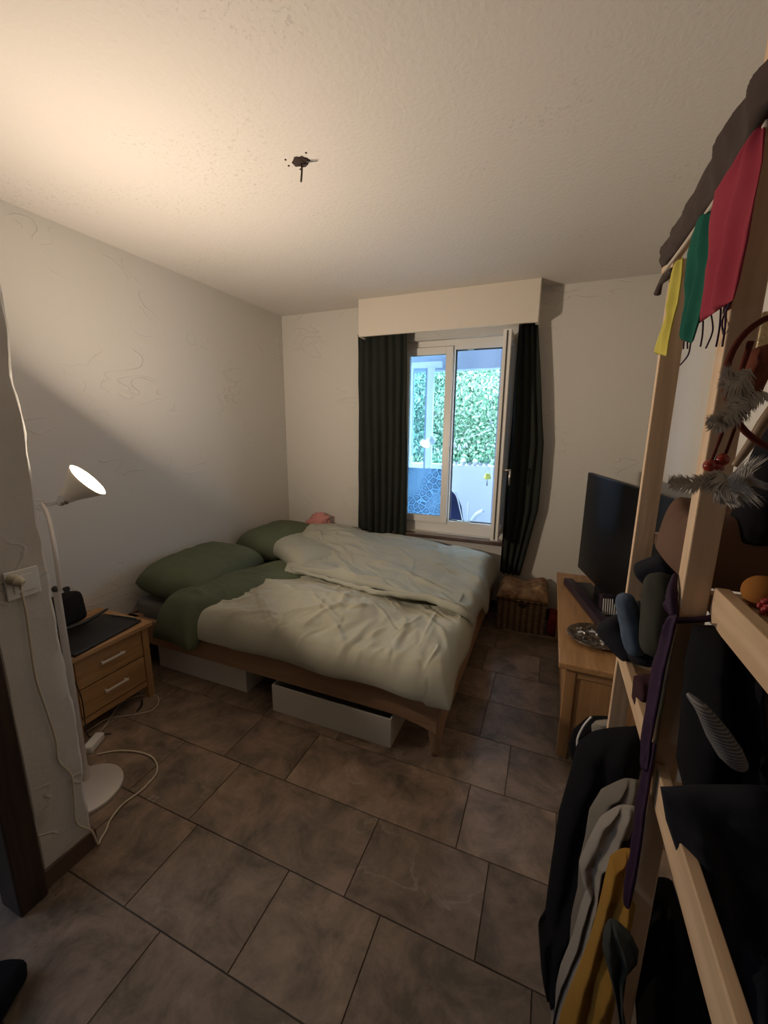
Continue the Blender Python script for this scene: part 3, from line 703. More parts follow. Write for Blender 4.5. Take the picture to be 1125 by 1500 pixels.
M['wicker'] = wickermat()
bk = thing('wicker_basket', 'square brown wicker basket with a cut-out handle under the right curtain', 'basket', (-0.11, 3.15, 0))
bm = N(); t = 0.015; bh = 0.25
box(bm, (-0.285, 3.0, 0), (0.06, 3.0+t, bh), 0.005); box(bm, (-0.285, 3.31-t, 0), (0.06, 3.31, bh), 0.005)
box(bm, (-0.285, 3.0+t, 0), (-0.285+t, 3.31-t, bh), 0.005); box(bm, (0.06-t, 3.0+t, 0), (0.06, 3.31-t, bh), 0.005); box(bm, (-0.27, 3.015, 0), (0.045, 3.295, 0.01))
obj('body', bm, M['wicker'], bk)
bm = N(); tube(bm, [(-0.285, 3.0, bh), (0.06, 3.0, bh), (0.06, 3.31, bh), (-0.285, 3.31, bh), (-0.285, 3.0, bh)], 0.010, 10); obj('rim', bm, M['wicker'], bk, True)
bm = N(); vv = [bm.verts.new(p) for p in ((-0.145, 2.998, 0.225), (-0.065, 2.998, 0.225), (-0.085, 2.998, 0.20), (-0.105, 2.998, 0.192), (-0.125, 2.998, 0.20))]
f = bm.faces.new(vv); r = bmesh.ops.extrude_face_region(bm, geom=[f]); bmesh.ops.translate(bm, vec=(0, 0.004, 0), verts=[g for g in r['geom'] if isinstance(g, bmesh.types.BMVert)])
obj('handle_opening', bm, M['black'], bk)
M['pattern'] = mat('patterned blanket', (0.16, 0.085, 0.05), 0.95, var=(16, (0.40, 0.26, 0.14), 1.0), bump=(200, 0.3, 0.001))
bm = patch([(-0.30, 2.98), (0.075, 2.985), (0.08, 3.30), (-0.30, 3.30)], 60, 50, lambda u, v, x, y: 0.32+0.02*math.sin(u*9)+0.02*v, lambda u, v, x, y: 0.262, (0.15, 0.15, 0.15, 0.15), 0.022, 9, (1, 1), 41, warp=0.02)
tag(obj('blanket', bm, M['pattern'], None, True), 'patterned brown blanket crumpled on top of the wicker basket', 'blanket')
bm = N(); puffbox(bm, (-0.035, -0.08, 0), (0.035, 0.08, 0.16), Matrix.Translation((0.115, 3.10, 0)), 0.008, 0.02)
tag(obj('cloth_bag', bm, fabric('dark red cloth', (0.16, 0.02, 0.02)), None, True), 'dark red cloth bag squeezed between basket and oak TV stand', 'bag')

# ---------------------------------------------------------------- TV stand and what is on it
sx0, sx1, sy0, sy1, sh = 0.11, 0.58, 1.80, 3.06, 0.49
tv = thing('tv_stand', 'oak TV stand with panelled side and square legs along the right', 'TV stand', ((sx0+sx1)/2, (sy0+sy1)/2, 0))
obj('top', B((sx0, sy0, sh-0.03), (sx1, sy1, sh), 0.005), M['oak'], tv)
for x, y in ((sx0+0.03, sy0+0.02), (sx1-0.075, sy0+0.02), (sx0+0.03, sy1-0.065), (sx1-0.075, sy1-0.065)):
    obj('leg', B((x, y, 0), (x+0.045, y+0.045, sh-0.031), 0.003), M['oakz'], tv)
for y in (sy0+0.03, sy1-0.045):
    obj('side_panel', B((sx0+0.076, y, 0.08), (sx1-0.076, y+0.015, sh-0.031)), M['oakz'], tv)
    obj('side_rail', B((sx0+0.076, y-0.006, sh-0.075), (sx1-0.076, y+0.02, sh-0.0315), 0.002), M['oakx'], tv)
bm = N(); box(bm, (sx0+0.04, sy0+0.066, 0.10), (sx0+0.06, (sy0+sy1)/2-0.002, sh-0.05), 0.002); obj('door', bm, M['oak'], tv)
bm = N(); box(bm, (sx0+0.04, (sy0+sy1)/2+0.002, 0.10), (sx0+0.06, sy1-0.066, sh-0.05), 0.002); obj('door', bm, M['oak'], tv)
A = Vector((0.235, 3.00, 0)); Bb = Vector((0.505, 1.93, 0)); dv = (Bb-A); Lt = dv.length; dv.normalize(); nv_ = Vector((-dv.y, dv.x, 0))
if nv_.x < 0: nv_ = -nv_
TM = Matrix(((dv.x, nv_.x, 0, A.x), (dv.y, nv_.y, 0, A.y), (0, 0, 1, 0), (0, 0, 0, 1)))
tvs = thing('television', 'large flat black television on the oak stand', 'television', A+dv*Lt*0.4+Vector((0, 0, sh)))
bm = N(); box(bm, (0, 0, 0.565), (Lt, 0.03, 1.225), 0.004, TM); box(bm, (0.15, 0.03, 0.62), (Lt-0.15, 0.045, 1.0), 0.01, TM); obj('casing', bm, M['black'], tvs)
bm = N(); box(bm, (0.008, -0.0015, 0.58), (Lt-0.008, 0.001, 1.217), 0, TM); obj('screen', bm, M['glossy'], tvs)
bm = N(); box(bm, (Lt*0.30-0.03, 0.01, sh+0.012), (Lt*0.30+0.06, 0.03, 0.566), 0.004, TM); obj('stand_neck', bm, M['black'], tvs)
bm = N(); box(bm, (Lt*0.12, -0.06, sh), (Lt*0.56, 0.05, sh+0.013), 0.004, TM); obj('stand_foot', bm, M['black'], tvs)
M['plum'] = mat('dark plum plastic', (0.03, 0.018, 0.03), 0.45)
bm = N(); box(bm, (0.15, -0.13, sh), (0.80, -0.07, sh+0.045), 0.008, TM)
tag(obj('soundbar', bm, M['plum']), 'long dark soundbar on the oak stand below the television', 'soundbar')
sb = thing('striped_box', 'small dark box with pale stripes below the television', 'box', tuple(TM @ Vector((0.32, -0.19, sh))))
sc_ = at(895, 866, 1, 2.40)
SM = Matrix.Translation((sc_.x, sc_.y, sh+0.002)) @ Matrix.Rotation(0.25, 4, 'Z') @ Matrix.Rotation(-0.15, 4, 'X')
sb.location = (sc_.x, sc_.y, sh)
bm = N(); box(bm, (-0.045, -0.02, 0.0), (0.045, 0.02, 0.12), 0.004, SM); obj('body', bm, M['plum'], sb)
for k in range(7): obj('stripe', B((-0.037+k*0.0115, -0.023, 0.012), (-0.0325+k*0.0115, -0.0195, 0.10), 0, SM), M['white'], sb)
pc = at(873, 935, 2, sh+0.01)
pl = thing('decorative_plate', 'round dark mosaic plate with pale glints on the oak stand', 'plate', (pc.x, pc.y, sh))
bm = N(); lathe(bm, [(0.001, 0.002), (0.06, 0.0), (0.09, 0.006), (0.130, 0.022), (0.132, 0.026), (0.126, 0.027), (0.085, 0.012), (0.001, 0.008)], 48, Matrix.Translation((pc.x, pc.y, sh)), cap=False)
obj('dish', bm, mat('dark mosaic', (0.03, 0.022, 0.018), 0.25, var=(60, (0.22, 0.16, 0.11), 0.8)), pl, True)
for k in range(46):
    a = random.random()*2*PI; r = 0.02+0.075*random.random()**0.5; s = 0.006+random.random()*0.008
    obj('mosaic_chip', B((-s, -s*0.5, 0), (s, s*0.5, 0.003), 0, Matrix.Translation((pc.x+r*math.cos(a), pc.y+r*math.sin(a), sh+0.010+max(0, r-0.06)*0.25)) @ Matrix.Rotation(random.random()*3, 4, 'Z')), M['white'] if k % 3 == 0 else M['steel'], pl)

# ---------------------------------------------------------------- pine shelving unit
PX = 0.21
su = thing('shelving_unit', 'tall open raw pine shelving unit at the right, full of clothes', 'shelving unit', (0.40, 0.78, 0))
def part(name, lo, hi, m, bev=0.002): return obj(name, B(lo, hi, bev), m, su)
BX = 0.55                                   # back posts, against the right wall
part('post', (PX, 0.735, 0), (PX+0.036, 0.769, 2.30), M['pinez'])
part('post', (PX, 1.147, 0), (PX+0.042, 1.165, 1.868), M['pinez'])
part('post', (BX, 0.735, 0), (BX+0.036, 0.769, 2.30), M['pinez'])
part('post', (BX, 1.147, 0), (BX+0.036, 1.165, 1.868), M['pinez'])
part('post', (BX, 0.24, 0), (BX+0.036, 0.274, 2.30), M['pinez'])
part('shelf_rail', (PX, 0.770, 0.900), (PX+0.017, 1.146, 0.946), M['pine'])
part('shelf_rail', (PX+0.002, 0.275, 0.874), (PX+0.019, 0.734, 0.938), M['pine'])
part('shelf_rail', (PX+0.038, 0.275, 1.210), (PX+0.058, 0.734, 1.266), M['pine'])
part('shelf_rail', (BX-0.018, 0.275, 1.210), (BX-0.001, 1.146, 1.252), M['pine'])
part('shelf_rail', (BX-0.018, 0.275, 0.890), (BX-0.001, 1.146, 0.938), M['pine'])
part('top_rail', (PX, 0.60, 1.874), (PX+0.018, 1.26, 1.899), M['pine'])
part('top_rail', (BX+0.018, 0.60, 1.874), (BX+0.036, 1.26, 1.899), M['pine'])
part('rung', (PX+0.037, 0.739, 1.223), (BX-0.019, 0.760, 1.252), M['pinex'])
part('rung', (PX+0.043, 1.148, 1.223), (BX-0.019, 1.164, 1.252), M['pinex'])
for y in (0.672, 0.580, 0.487, 0.395): part('slat', (PX+0.059, y, 1.240), (BX-0.019, y+0.046, 1.255), M['pinex'])
for y in (0.80, 0.88, 0.966, 1.05): part('slat', (PX+0.018, y, 0.920), (BX-0.019, y+0.05, 0.937), M['pinex'])
for y in (0.655, 0.60): part('slat', (PX+0.020, y, 0.920), (BX-0.019, y+0.05, 0.936), M['pinex'])
for y in (0.815, 0.915, 1.016): part('slat', (PX+0.042, y, 1.236), (BX-0.019, y+0.042, 1.249), M['pinex'])

# ---------------------------------------------------------------- cloth built on traced outlines with real depth
def interp(L_, t):
    t = min(max(t, 0), 1)*(len(L_)-1); i = min(int(t), len(L_)-2); f = t-i
    return L_[i][0]*(1-f)+L_[i+1][0]*f, L_[i][1]*(1-f)+L_[i+1][1]*f
def drape(left, right, ax, d0, d1, th=0.03, folds=3, amp=0.012, nu=36, nv=54, seed=0, fine=0.006, back=0.5, minz=0.008, edge=0.6):
    """front outline = left/right edge curves, at depth d0 (top) .. d1 (bottom) on axis ax"""
    bm = N(); F, K = [], []
    nrm = Vector((0, 0, 0)); nrm[ax] = -1
    for j in range(nv+1):
        v = j/nv; a = interp(left, v); b = interp(right, v); f_, k_ = [], []
        for i in range(nu+1):
            u = i/nu; px = a[0]*(1-u)+b[0]*u; py = a[1]*(1-u)+b[1]*u
            p = at(px, py, ax, d0+(d1-d0)*v)
            if p.z < minz: p = at(px, py, 2, minz)
            e = max(0, 1-abs(2*u-1)**2.5)**edge*max(0, 1-abs(2*v-1)**10)**0.5
            q = p*6+Vector((seed, seed*2, 0))
            bulge = th*e+(amp*math.sin(u*folds*2*PI+2*noise.noise(Vector((u*2, v*2, seed))))+fine*2*(ridge(q*1.6, 2)-0.4)+fine*fb(q*3, 3))*e
            f_.append(bm.verts.new(p+nrm*bulge))
            if 0 < i < nu and 0 < j < nv: k_.append(bm.verts.new(p-nrm*(th*back*e+0.002)))
            else: k_.append(f_[-1])
        F.append(f_); K.append(k_)
    for j in range(nv):
        for i in range(nu):
            bm.faces.new((F[j][i], F[j][i+1], F[j+1][i+1], F[j+1][i]))
            try: bm.faces.new((K[j][i], K[j+1][i], K[j+1][i+1], K[j][i+1]))
            except ValueError: pass
    for v in bm.verts:
        if v.co.z < minz: v.co.z = minz
    return bm
def cloth(name, label, cat, m, *a, group=None, **k):
    return tag(obj(name, drape(*a, **k), m, None, True), label, cat, group)
M['c_black'] = fabric('black cotton', (0.007, 0.007, 0.009), (0.011, 0.011, 0.014))
M['c_grey'] = fabric('grey knit', (0.17, 0.15, 0.125), (0.22, 0.195, 0.16), sc=12)
M['c_beige'] = fabric('beige jersey', (0.27, 0.24, 0.205), (0.31, 0.28, 0.24), sc=9)
M['c_must'] = fabric('mustard wool', (0.30, 0.16, 0.03), (0.36, 0.20, 0.045), sc=14)
M['c_green'] = fabric('dark grey green cotton', (0.045, 0.05, 0.045))
M['c_maroon'] = fabric('dark maroon cotton', (0.05, 0.022, 0.028))
M['c_jean'] = fabric('blue denim', (0.07, 0.10, 0.15), (0.12, 0.16, 0.21), sc=30)
M['c_djean'] = fabric('dark denim', (0.014, 0.0145, 0.019), (0.022, 0.023, 0.029), sc=30)
M['c_moss'] = fabric('moss grey sweatshirt', (0.04, 0.04, 0.032), (0.055, 0.055, 0.045))
M['c_brown'] = fabric('brown velvet', (0.115, 0.066, 0.045), (0.16, 0.095, 0.065), sc=6)
M['c_purple'] = fabric('purple satin', (0.028, 0.012, 0.032), (0.045, 0.02, 0.055), rough=0.6)
M['c_darkbrown'] = fabric('dark brown cloth', (0.06, 0.045, 0.04), (0.085, 0.062, 0.055), sc=15)
GH = 'clothes hung on the near side of the shelving'
cloth('jacket', 'long black jacket hanging furthest back on the shelving, reaching the floor', 'jacket', M['c_black'],
      [(868, 1072), (845, 1090), (835, 1130), (818, 1190), (805, 1280), (798, 1335), (788, 1352), (792, 1410), (803, 1452)], [(938, 1062), (942, 1100), (935, 1150), (900, 1200), (880, 1270), (860, 1330), (845, 1380), (830, 1420), (806, 1460)], 1, 1.092, 0.7812, 0.05, 2, 0.008, group=GH, seed=1)
cloth('knit_sweater', 'grey brown knit sweater hanging in front of the black jacket', 'sweater', M['c_grey'],
      [(915, 1142), (880, 1158), (863, 1185), (857, 1225), (848, 1262), (846, 1300), (838, 1335), (832, 1365), (833, 1378)], [(938, 1142), (938, 1180), (936, 1220), (930, 1260), (915, 1290), (890, 1310), (870, 1340), (856, 1365), (840, 1380)], 1, 0.9408, 0.84, 0.035, 2, 0.01, group=GH, seed=2)
cloth('shirt', 'beige jersey shirt hanging between the knit sweater and the mustard one', 'shirt', M['c_beige'],
      [(905, 1182), (878, 1200), (862, 1230), (848, 1262), (852, 1285), (862, 1296), (850, 1330), (838, 1375), (820, 1420), (808, 1475), (806, 1510)], [(930, 1180), (930, 1200), (922, 1225), (900, 1245), (890, 1270), (880, 1300), (873, 1330), (862, 1370), (843, 1410), (824, 1460), (812, 1510)], 1, 0.8568, 0.76, 0.03, 2, 0.012, group=GH, seed=3)
cloth('shirt', 'dark maroon shirt showing a narrow strip beside the mustard sweater', 'shirt', M['c_maroon'],
      [(895, 1225), (880, 1250), (868, 1300), (850, 1370), (828, 1440)], [(935, 1220), (935, 1255), (920, 1290), (900, 1340), (880, 1400)], 1, 0.84, 0.7728, 0.02, 2, 0.006, group=GH, seed=8)
cloth('sweater', 'mustard yellow sweater hanging nearest at the bottom of the shelving', 'sweater', M['c_must'],
      [(912, 1247), (893, 1258), (886, 1285), (876, 1330), (862, 1380), (842, 1430), (822, 1480), (812, 1525)], [(932, 1248), (934, 1280), (932, 1310), (926, 1350), (915, 1400), (905, 1440), (897, 1490), (892, 1530)], 1, 0.79, 0.66, 0.035, 2, 0.014, group=GH, seed=4)
cloth('scarf', 'dark grey green cloth knotted around the near pine post low down', 'scarf', M['c_green'],
      [(892, 1348), (884, 1362), (882, 1385), (888, 1410), (896, 1440), (904, 1475), (908, 1520)], [(905, 1352), (925, 1370), (936, 1392), (934, 1410), (918, 1430), (912, 1470), (920, 1520)], 1, 0.655, 0.615, 0.015, 2, 0.008, seed=5)
# dark clothes in the shelf's lower half
cloth('trousers', 'black jeans folded over the lower rail, waistband up, at the right edge', 'jeans', M['c_djean'],
      [(967, 1152), (975, 1200), (995, 1260), (1020, 1320), (1042, 1380), (1060, 1440), (1078, 1478)], [(1150, 1150), (1165, 1220), (1170, 1280), (1165, 1340), (1160, 1400), (1140, 1450), (1100, 1500)], 1, 0.6048, 0.5544, 0.03, 2, 0.008, seed=6)
cloth('black_clothes', 'black cloth hanging under the rail right of the near post, down to the floor', 'clothes', M['c_black'],
      [(955, 1290), (945, 1340), (935, 1400), (930, 1460), (935, 1540)], [(985, 1290), (1005, 1350), (1025, 1400), (1040, 1460), (1050, 1540)], 1, 0.8148, 0.714, 0.04, 2, 0.008, seed=7)
cloth('dark_pile', 'heap of black clothes on the lower shelf behind the near post', 'clothes', M['c_black'],
      [(1015, 915), (1004, 960), (1000, 1010), (995, 1060), (990, 1110), (1000, 1150)], [(1140, 925), (1145, 970), (1150, 1030), (1155, 1080), (1150, 1130), (1140, 1160)], 1, 0.7056, 0.672, 0.05, 2, 0.02, seed=9)
cloth('dark_cloth', 'dark plum cloth spilling behind the purple ribbon below the jeans', 'clothes', M['c_maroon'],
      [(928, 990), (925, 1020), (935, 1050), (948, 1080)], [(985, 985), (985, 1015), (975, 1050), (965, 1085)], 1, 0.9408, 0.882, 0.025, 2, 0.008, seed=10)
# rolled clothes on the far bay of the shelf: rolls are full round bodies
def roll(name, label, cat, m, p, q, r, seed, sq=1.0):
    bm = N(); p, q = Vector(p), Vector(q); n = 26; seg = 28; t = (q-p).normalized(); a = t.orthogonal().normalized(); b = t.cross(a); rg = []
    for i in range(n+1):
        s = i/n; c = p.lerp(q, s); e = (1-abs(2*s-1)**7)**0.5 if abs(2*s-1) < 1 else 0.0
        e = max(e, 0.02)
        rr_ = []
        for k in range(seg):
            th = 2*PI*k/seg; d = a*math.cos(th)+b*math.sin(th)
            w_ = 1+0.13*fb(c*5+d*0.8+Vector((seed, 0, 0)), 3)+0.06*ridge(c*14+d+Vector((seed, 0, 0)), 2)
            rr_.append(bm.verts.new(c+Vector((d.x, d.y, d.z*sq))*r*e*w_))
        rg.append(rr_)
    for x, y in zip(rg, rg[1:]):
        for k in range(seg): bm.faces.new((x[k], x[(k+1) % seg], y[(k+1) % seg], y[k]))
    bm.faces.new(rg[0][::-1]); bm.faces.new(rg[-1])
    return tag(obj(name, bm, m, None, True), label, cat, 'rolled clothes on the shelf')
def pr(px, py, Y): return tuple(at(px, py, 1, Y))
roll('rolled_jeans', 'light blue denim roll standing at the front of the far shelf bay', 'jeans', M['c_jean'], pr(913, 868, 1.0248), pr(932, 962, 1.008), 0.0218, 1)
roll('rolled_jeans', 'dark denim roll lying against the plate, left of the light blue roll', 'jeans', M['c_djean'], pr(888, 905, 1.1172), pr(935, 965, 1.0752), 0.0378, 2)
roll('rolled_jeans', 'dark denim bundle between the light blue roll and the moss grey one', 'jeans', M['c_djean'], pr(935, 880, 1.092), pr(950, 978, 1.0248), 0.0378, 3)
roll('rolled_sweatshirt', 'moss grey rolled sweatshirt in the middle of the far shelf bay', 'sweatshirt', M['c_moss'], pr(968, 838, 1.0248), pr(962, 965, 0.9408), 0.0336, 4)
roll('rolled_shirt', 'black rolled shirt behind the moss grey sweatshirt', 'shirt', M['c_black'], pr(985, 850, 1.05), pr(985, 975, 0.9828), 0.0504, 5)
roll('rolled_shirt', 'dark blue rolled shirt on top behind the far post', 'shirt', M['c_djean'], pr(935, 845, 1.1172), pr(985, 825, 1.092), 0.0294, 6)
# brown velvet blanket on the upper slats
bm = patch([(0.231, 0.777), (0.535, 0.777), (0.535, 1.016), (0.231, 1.016)], 60, 50, lambda u, v, x, y: 1.361-0.02*u+0.008*math.sin(v*8), lambda u, v, x, y: 1.251, (0.10, 0.08, 0.14, 0.14), 0.014, 8, (0.4, 2.0), 51, warp=0.01)
tag(obj('folded_blanket', bm, M['c_brown'], None, True), 'folded brown velvet blanket on the upper slats behind the near post', 'blanket')
# orange ball, red bead bunch
c_ = at(1122, 838, 1, 0.70)
bm = N(); bmesh.ops.create_uvsphere(bm, u_segments=24, v_segments=14, radius=0.023, matrix=Matrix.Translation((c_.x, 0.70, 1.2785)))
tag(obj('orange_ball', bm, fabric('orange wool', (0.32, 0.13, 0.03)), None, True), 'small orange woollen ball on the upper shelf at the right edge', 'ball')
bm = N(); c_ = at(1124, 888, 1, 0.672)
for k in range(40):
    d = Vector((random.gauss(0, 1), random.gauss(0, 1), random.gauss(0, 1))).normalized()*0.014
    bmesh.ops.create_icosphere(bm, subdivisions=1, radius=0.004, matrix=Matrix.Translation(Vector((c_.x+0.004, 0.664, c_.z))+d))
bmesh.ops.create_icosphere(bm, subdivisions=2, radius=0.013, matrix=Matrix.Translation((c_.x+0.004, 0.664, c_.z)))
tag(obj('bead_ball', bm, mat('red beads', (0.28, 0.02, 0.03), 0.3), None, True), 'ball of small red beads hanging at the right edge by the upper slats', 'ornament')
# grey striped sleeve on the dark pile
def stripem():
    m = bpy.data.materials.new('grey striped knit'); m.use_nodes = True; nt = m.node_tree; b = nt.nodes['Principled BSDF']; b.inputs['Roughness'].default_value = 0.9
    tc = nt.nodes.new('ShaderNodeTexCoord'); w_ = nt.nodes.new('ShaderNodeTexWave'); w_.bands_direction = 'Z'; w_.inputs['Scale'].default_value = 75; w_.inputs['Distortion'].default_value = 0.8
    nt.links.new(tc.outputs['Object'], w_.inputs['Vector']); r = nt.nodes.new('ShaderNodeValToRGB'); r.color_ramp.elements[0].color = (0.07, 0.065, 0.07, 1); r.color_ramp.elements[1].color = (0.22, 0.205, 0.19, 1)
    nt.links.new(w_.outputs['Fac'], r.inputs[0]); nt.links.new(r.outputs[0], b.inputs['Base Color']); return m
sp_ = [pr(1008, 1017, 0.6384), pr(1028, 1038, 0.6174), pr(1050, 1072, 0.6132), pr(1070, 1103, 0.609), pr(1085, 1122, 0.6132)]
bm = N(); tube(bm, sp_, [0.003, 0.008, 0.014, 0.015, 0.009], 16, 8); tag(obj('striped_sleeve', bm, stripem(), None, True), 'thin grey striped knit sleeve draped over the black clothes heap', 'sleeve')
# white and black bundle beside the TV stand leg
cloth('bundle', 'black and pale bundle on the floor by the near leg of the TV stand', 'bag', M['c_black'], [(862, 1050), (840, 1068), (833, 1090), (845, 1145)], [(905, 1052), (925, 1070), (925, 1090), (915, 1145)], 1, 1.70, 1.70, 0.05, 2, 0.01, seed=14)
bundle = [o for o in COL.objects if o.name == 'bundle'][0]
bm = drape([(872, 1056), (866, 1062), (867, 1074), (875, 1080)], [(900, 1054), (915, 1062), (912, 1072), (900, 1080)], 1, 1.63, 1.63, 0.02, 1, 0.003, 16, 16, seed=15); obj('pale_lining', bm, M['c_beige'], bundle, True)
bm = N(); tube(bm, [at(866, 1050, 1, 1.63), at(855, 1063, 1, 1.63), at(846, 1082, 1, 1.63), at(846, 1098, 1, 1.63)], 0.004, 8, 6); obj('piping', bm, M['white'], bundle, True)

# ---------------------------------------------------------------- things hanging on top of the shelving
xf = 0.200
def ribbon(path, width, m, thick=0.004, seed=0, wob=0.1):
    pass
cloth('cloth_strip', 'dark brown cloth strip draped along the top rail of the shelving', 'cloth', M['c_darkbrown'],
      [(966, 385), (985, 345), (1010, 300), (1035, 250), (1060, 205), (1075, 168), (1095, 140), (1125, 95), (1170, 35)], [(970, 393), (998, 360), (1025, 325), (1052, 285), (1075, 250), (1100, 205), (1125, 160), (1150, 120), (1200, 50)], 0, xf, xf, 0.012, 1, 0.003, 14, 60, seed=20)
bm = N(); tube(bm, [at(1125, 178, 0, 0.198), at(1085, 240, 0, 0.198), at(1040, 305, 0, 0.198), at(1005, 355, 0, 0.198), at(975, 395, 0, 0.198)], 0.0035, 8, 6)
tag(obj('flag_string', bm, mat('pale string', (0.5, 0.42, 0.34), 0.9), None, True), 'pale string along the top rail that carries the coloured flags', 'string')
GF = 'coloured cloth flags on the shelving'
def flag(label, m, L_, R__, seed, fr=()):
    o = cloth('cloth_flag', label, 'flag', m, L_, R__, 0, xf-0.004, xf-0.008, 0.004, 2, 0.006, 24, 40, seed=seed, fine=0.002, group=GF)
    for pts in fr:
        bm = N(); tube(bm, [at(a, b, 0, xf-0.006+0.002*random.random()) for a, b in pts], 0.0012, 6, 4); obj('fringe_thread', bm, M['c_purple'], o, True)
M['f_red'] = fabric('crimson cloth', (0.27, 0.03, 0.05), (0.31, 0.04, 0.06), rough=0.85)
M['f_green'] = fabric('emerald cloth', (0.012, 0.09, 0.062), (0.02, 0.12, 0.085))
M['f_yel'] = fabric('yellow cloth', (0.50, 0.43, 0.08), (0.58, 0.50, 0.14))
flag('wide crimson flag with dark fringe threads on the shelving', M['f_red'],
     [(1118, 180), (1048, 285), (1040, 330), (1038, 380), (1032, 430), (1024, 474)], [(1119, 180), (1116, 235), (1105, 290), (1095, 350), (1082, 410), (1073, 440)], 31,
     [[(1030, 470), (1029, 490), (1026, 508)], [(1042, 462), (1044, 485), (1034, 510)], [(1056, 452), (1054, 480), (1049, 508)], [(1064, 446), (1062, 480), (1058, 508)], [(1070, 442), (1058, 470), (1060, 490)]])
flag('narrow emerald green flag between the yellow and crimson ones', M['f_green'],
     [(1030, 312), (1018, 340), (1010, 370), (1006, 420), (1002, 470), (998, 498)], [(1046, 308), (1044, 350), (1040, 385), (1032, 430), (1023, 470), (1013, 503)], 32,
     [[(1002, 500), (1001, 511)], [(1007, 501), (1007, 511)], [(1012, 500), (1008, 520), (996, 535)]])
flag('twisted pale yellow flag at the far end of the top rail', M['f_yel'],
     [(994, 380), (986, 405), (982, 430), (978, 460), (967, 492), (959, 518)], [(1000, 376), (997, 410), (992, 445), (984, 475), (979, 500), (976, 522)], 33)
bm = N(); tube(bm, [at(985, 395, 0, 0.198), at(976, 405, 0, 0.195), at(968, 415, 0, 0.195), at(963, 430, 0, 0.195)], [0.005, 0.009, 0.005, 0.008], 10, 6)
tag(obj('ribbon_knot', bm, M['c_darkbrown'], None, True), 'little dark knot of ribbon at the far end of the top rail', 'knot')
# purple ribbon tied around the near post
rb = thing('purple_ribbon', 'purple satin ribbon knotted round the near pine post with long hanging ends', 'ribbon', tuple(at(990, 895, 0, 0.20)))
kz = at(990, 893, 0, PX).z
bm = N(); tube(bm, [(PX-0.006, 0.729, kz-0.01), (PX+0.041, 0.729, kz+0.005), (PX+0.041, 0.774, kz+0.01), (PX-0.006, 0.774, kz+0.02), (PX-0.006, 0.729, kz-0.01)], 0.005, 10, 5); obj('loop', bm, M['c_purple'], rb, True)
bm = N(); tube(bm, [(PX-0.004, 0.769, kz+0.055), (PX-0.01, 0.748, kz+0.03), (PX-0.006, 0.733, kz-0.004)], [0.003, 0.008, 0.006], 10, 5); obj('bow', bm, M['c_purple'], rb, True)
bm = N(); bmesh.ops.create_icosphere(bm, subdivisions=3, radius=0.012, matrix=Matrix.Translation((PX-0.008, 0.756, kz)))
for v in bm.verts: v.co += Vector((1, 1, 1))*0.008*noise.noise(v.co*40)
obj('knot', bm, M['c_purple'], rb, True)
for L_, R__, s in (([(983, 900), (972, 930), (962, 970), (950, 1030), (943, 1080), (940, 1130)], [(992, 900), (984, 935), (974, 975), (963, 1035), (953, 1085), (948, 1130)], 41),
                  ([(950, 1090), (944, 1130), (937, 1180), (927, 1240), (918, 1290), (916, 1330)], [(960, 1085), (952, 1140), (944, 1190), (938, 1240), (930, 1290), (920, 1332)], 42)):
    bm = drape(L_, R__, 0, 0.200, 0.196, 0.004, 1, 0.004, 12, 50, seed=s, fine=0.002); obj('hanging_end', bm, M['c_purple'], rb, True)

# dreamcatcher with feathers in front of the near post
M['feather'] = fabric('pale feather', (0.50, 0.46, 0.41), (0.36, 0.31, 0.27), sc=25)
M['leather'] = fabric('dark red leather', (0.10, 0.022, 0.015))
dc = thing('dreamcatcher', 'leather dreamcatcher with red beads and pale feathers before the near post', 'dreamcatcher', tuple(at(1110, 520, 1, 0.80)))
YD = 0.672
def feather(pts, wmax, seed):
    P = [Vector(at(a, b, 1, YD-0.01*s_)) for s_, (a, b) in enumerate(pts)]
    bm = N(); sm = []
    n = 60; rnd = random.Random(seed)
    for i in range(n+1):
        t = i/n*(len(P)-1); k = min(int(t), len(P)-2); sm.append(P[k].lerp(P[k+1], t-k))
    tube(bm, sm[::6], 0.0008, 5)
    for i in range(2, n):
        t = i/n; d = (sm[min(i+1, n)]-sm[i-1]).normalized(); sd = d.cross(FW).normalized()
        wv = wmax*math.sin(PI*min(1, (t*0.9+0.1)))**0.6
        for s in (-1, 1):
            for q in range(2):
                ln = wv*(0.7+0.5*rnd.random()); tip = sm[i]+sd*s*ln+d*ln*(0.5+0.5*rnd.random())+FW*(0.012*(rnd.random()-0.5))
                w_ = 0.0022; nn = FW*0.0006
                v = [bm.verts.new(x) for x in (sm[i]-d*w_+nn, sm[i]+d*w_+nn, tip, sm[i]-nn)]
                bm.faces.new(v[:3]); bm.faces.new((v[1], v[3], v[2])); bm.faces.new((v[0], v[2], v[3])); bm.faces.new((v[0], v[3], v[1]))
    obj('feather', bm, M['feather'], dc, False)
feather([(1128, 575), (1100, 588), (1075, 608), (1050, 622), (1036, 617)], 0.016, 1)
feather([(1100, 540), (1085, 560), (1070, 560), (1058, 552)], 0.02, 2)
feather([(1100, 555), (1088, 580), (1078, 600), (1060, 618)], 0.018, 6)
feather([(1060, 690), (1040, 702), (1015, 710), (990, 708), (980, 705)], 0.013, 3)
feather([(1056, 690), (1062, 705), (1085, 705), (1102, 700)], 0.03, 4)
feather([(1045, 700), (1050, 718), (1062, 733), (1078, 732)], 0.014, 5)
feather([(1040, 692), (1048, 708), (1070, 718), (1092, 712)], 0.022, 7)
def pz(a, b, dy=0): return at(a, b, 1, YD+0.01+dy)
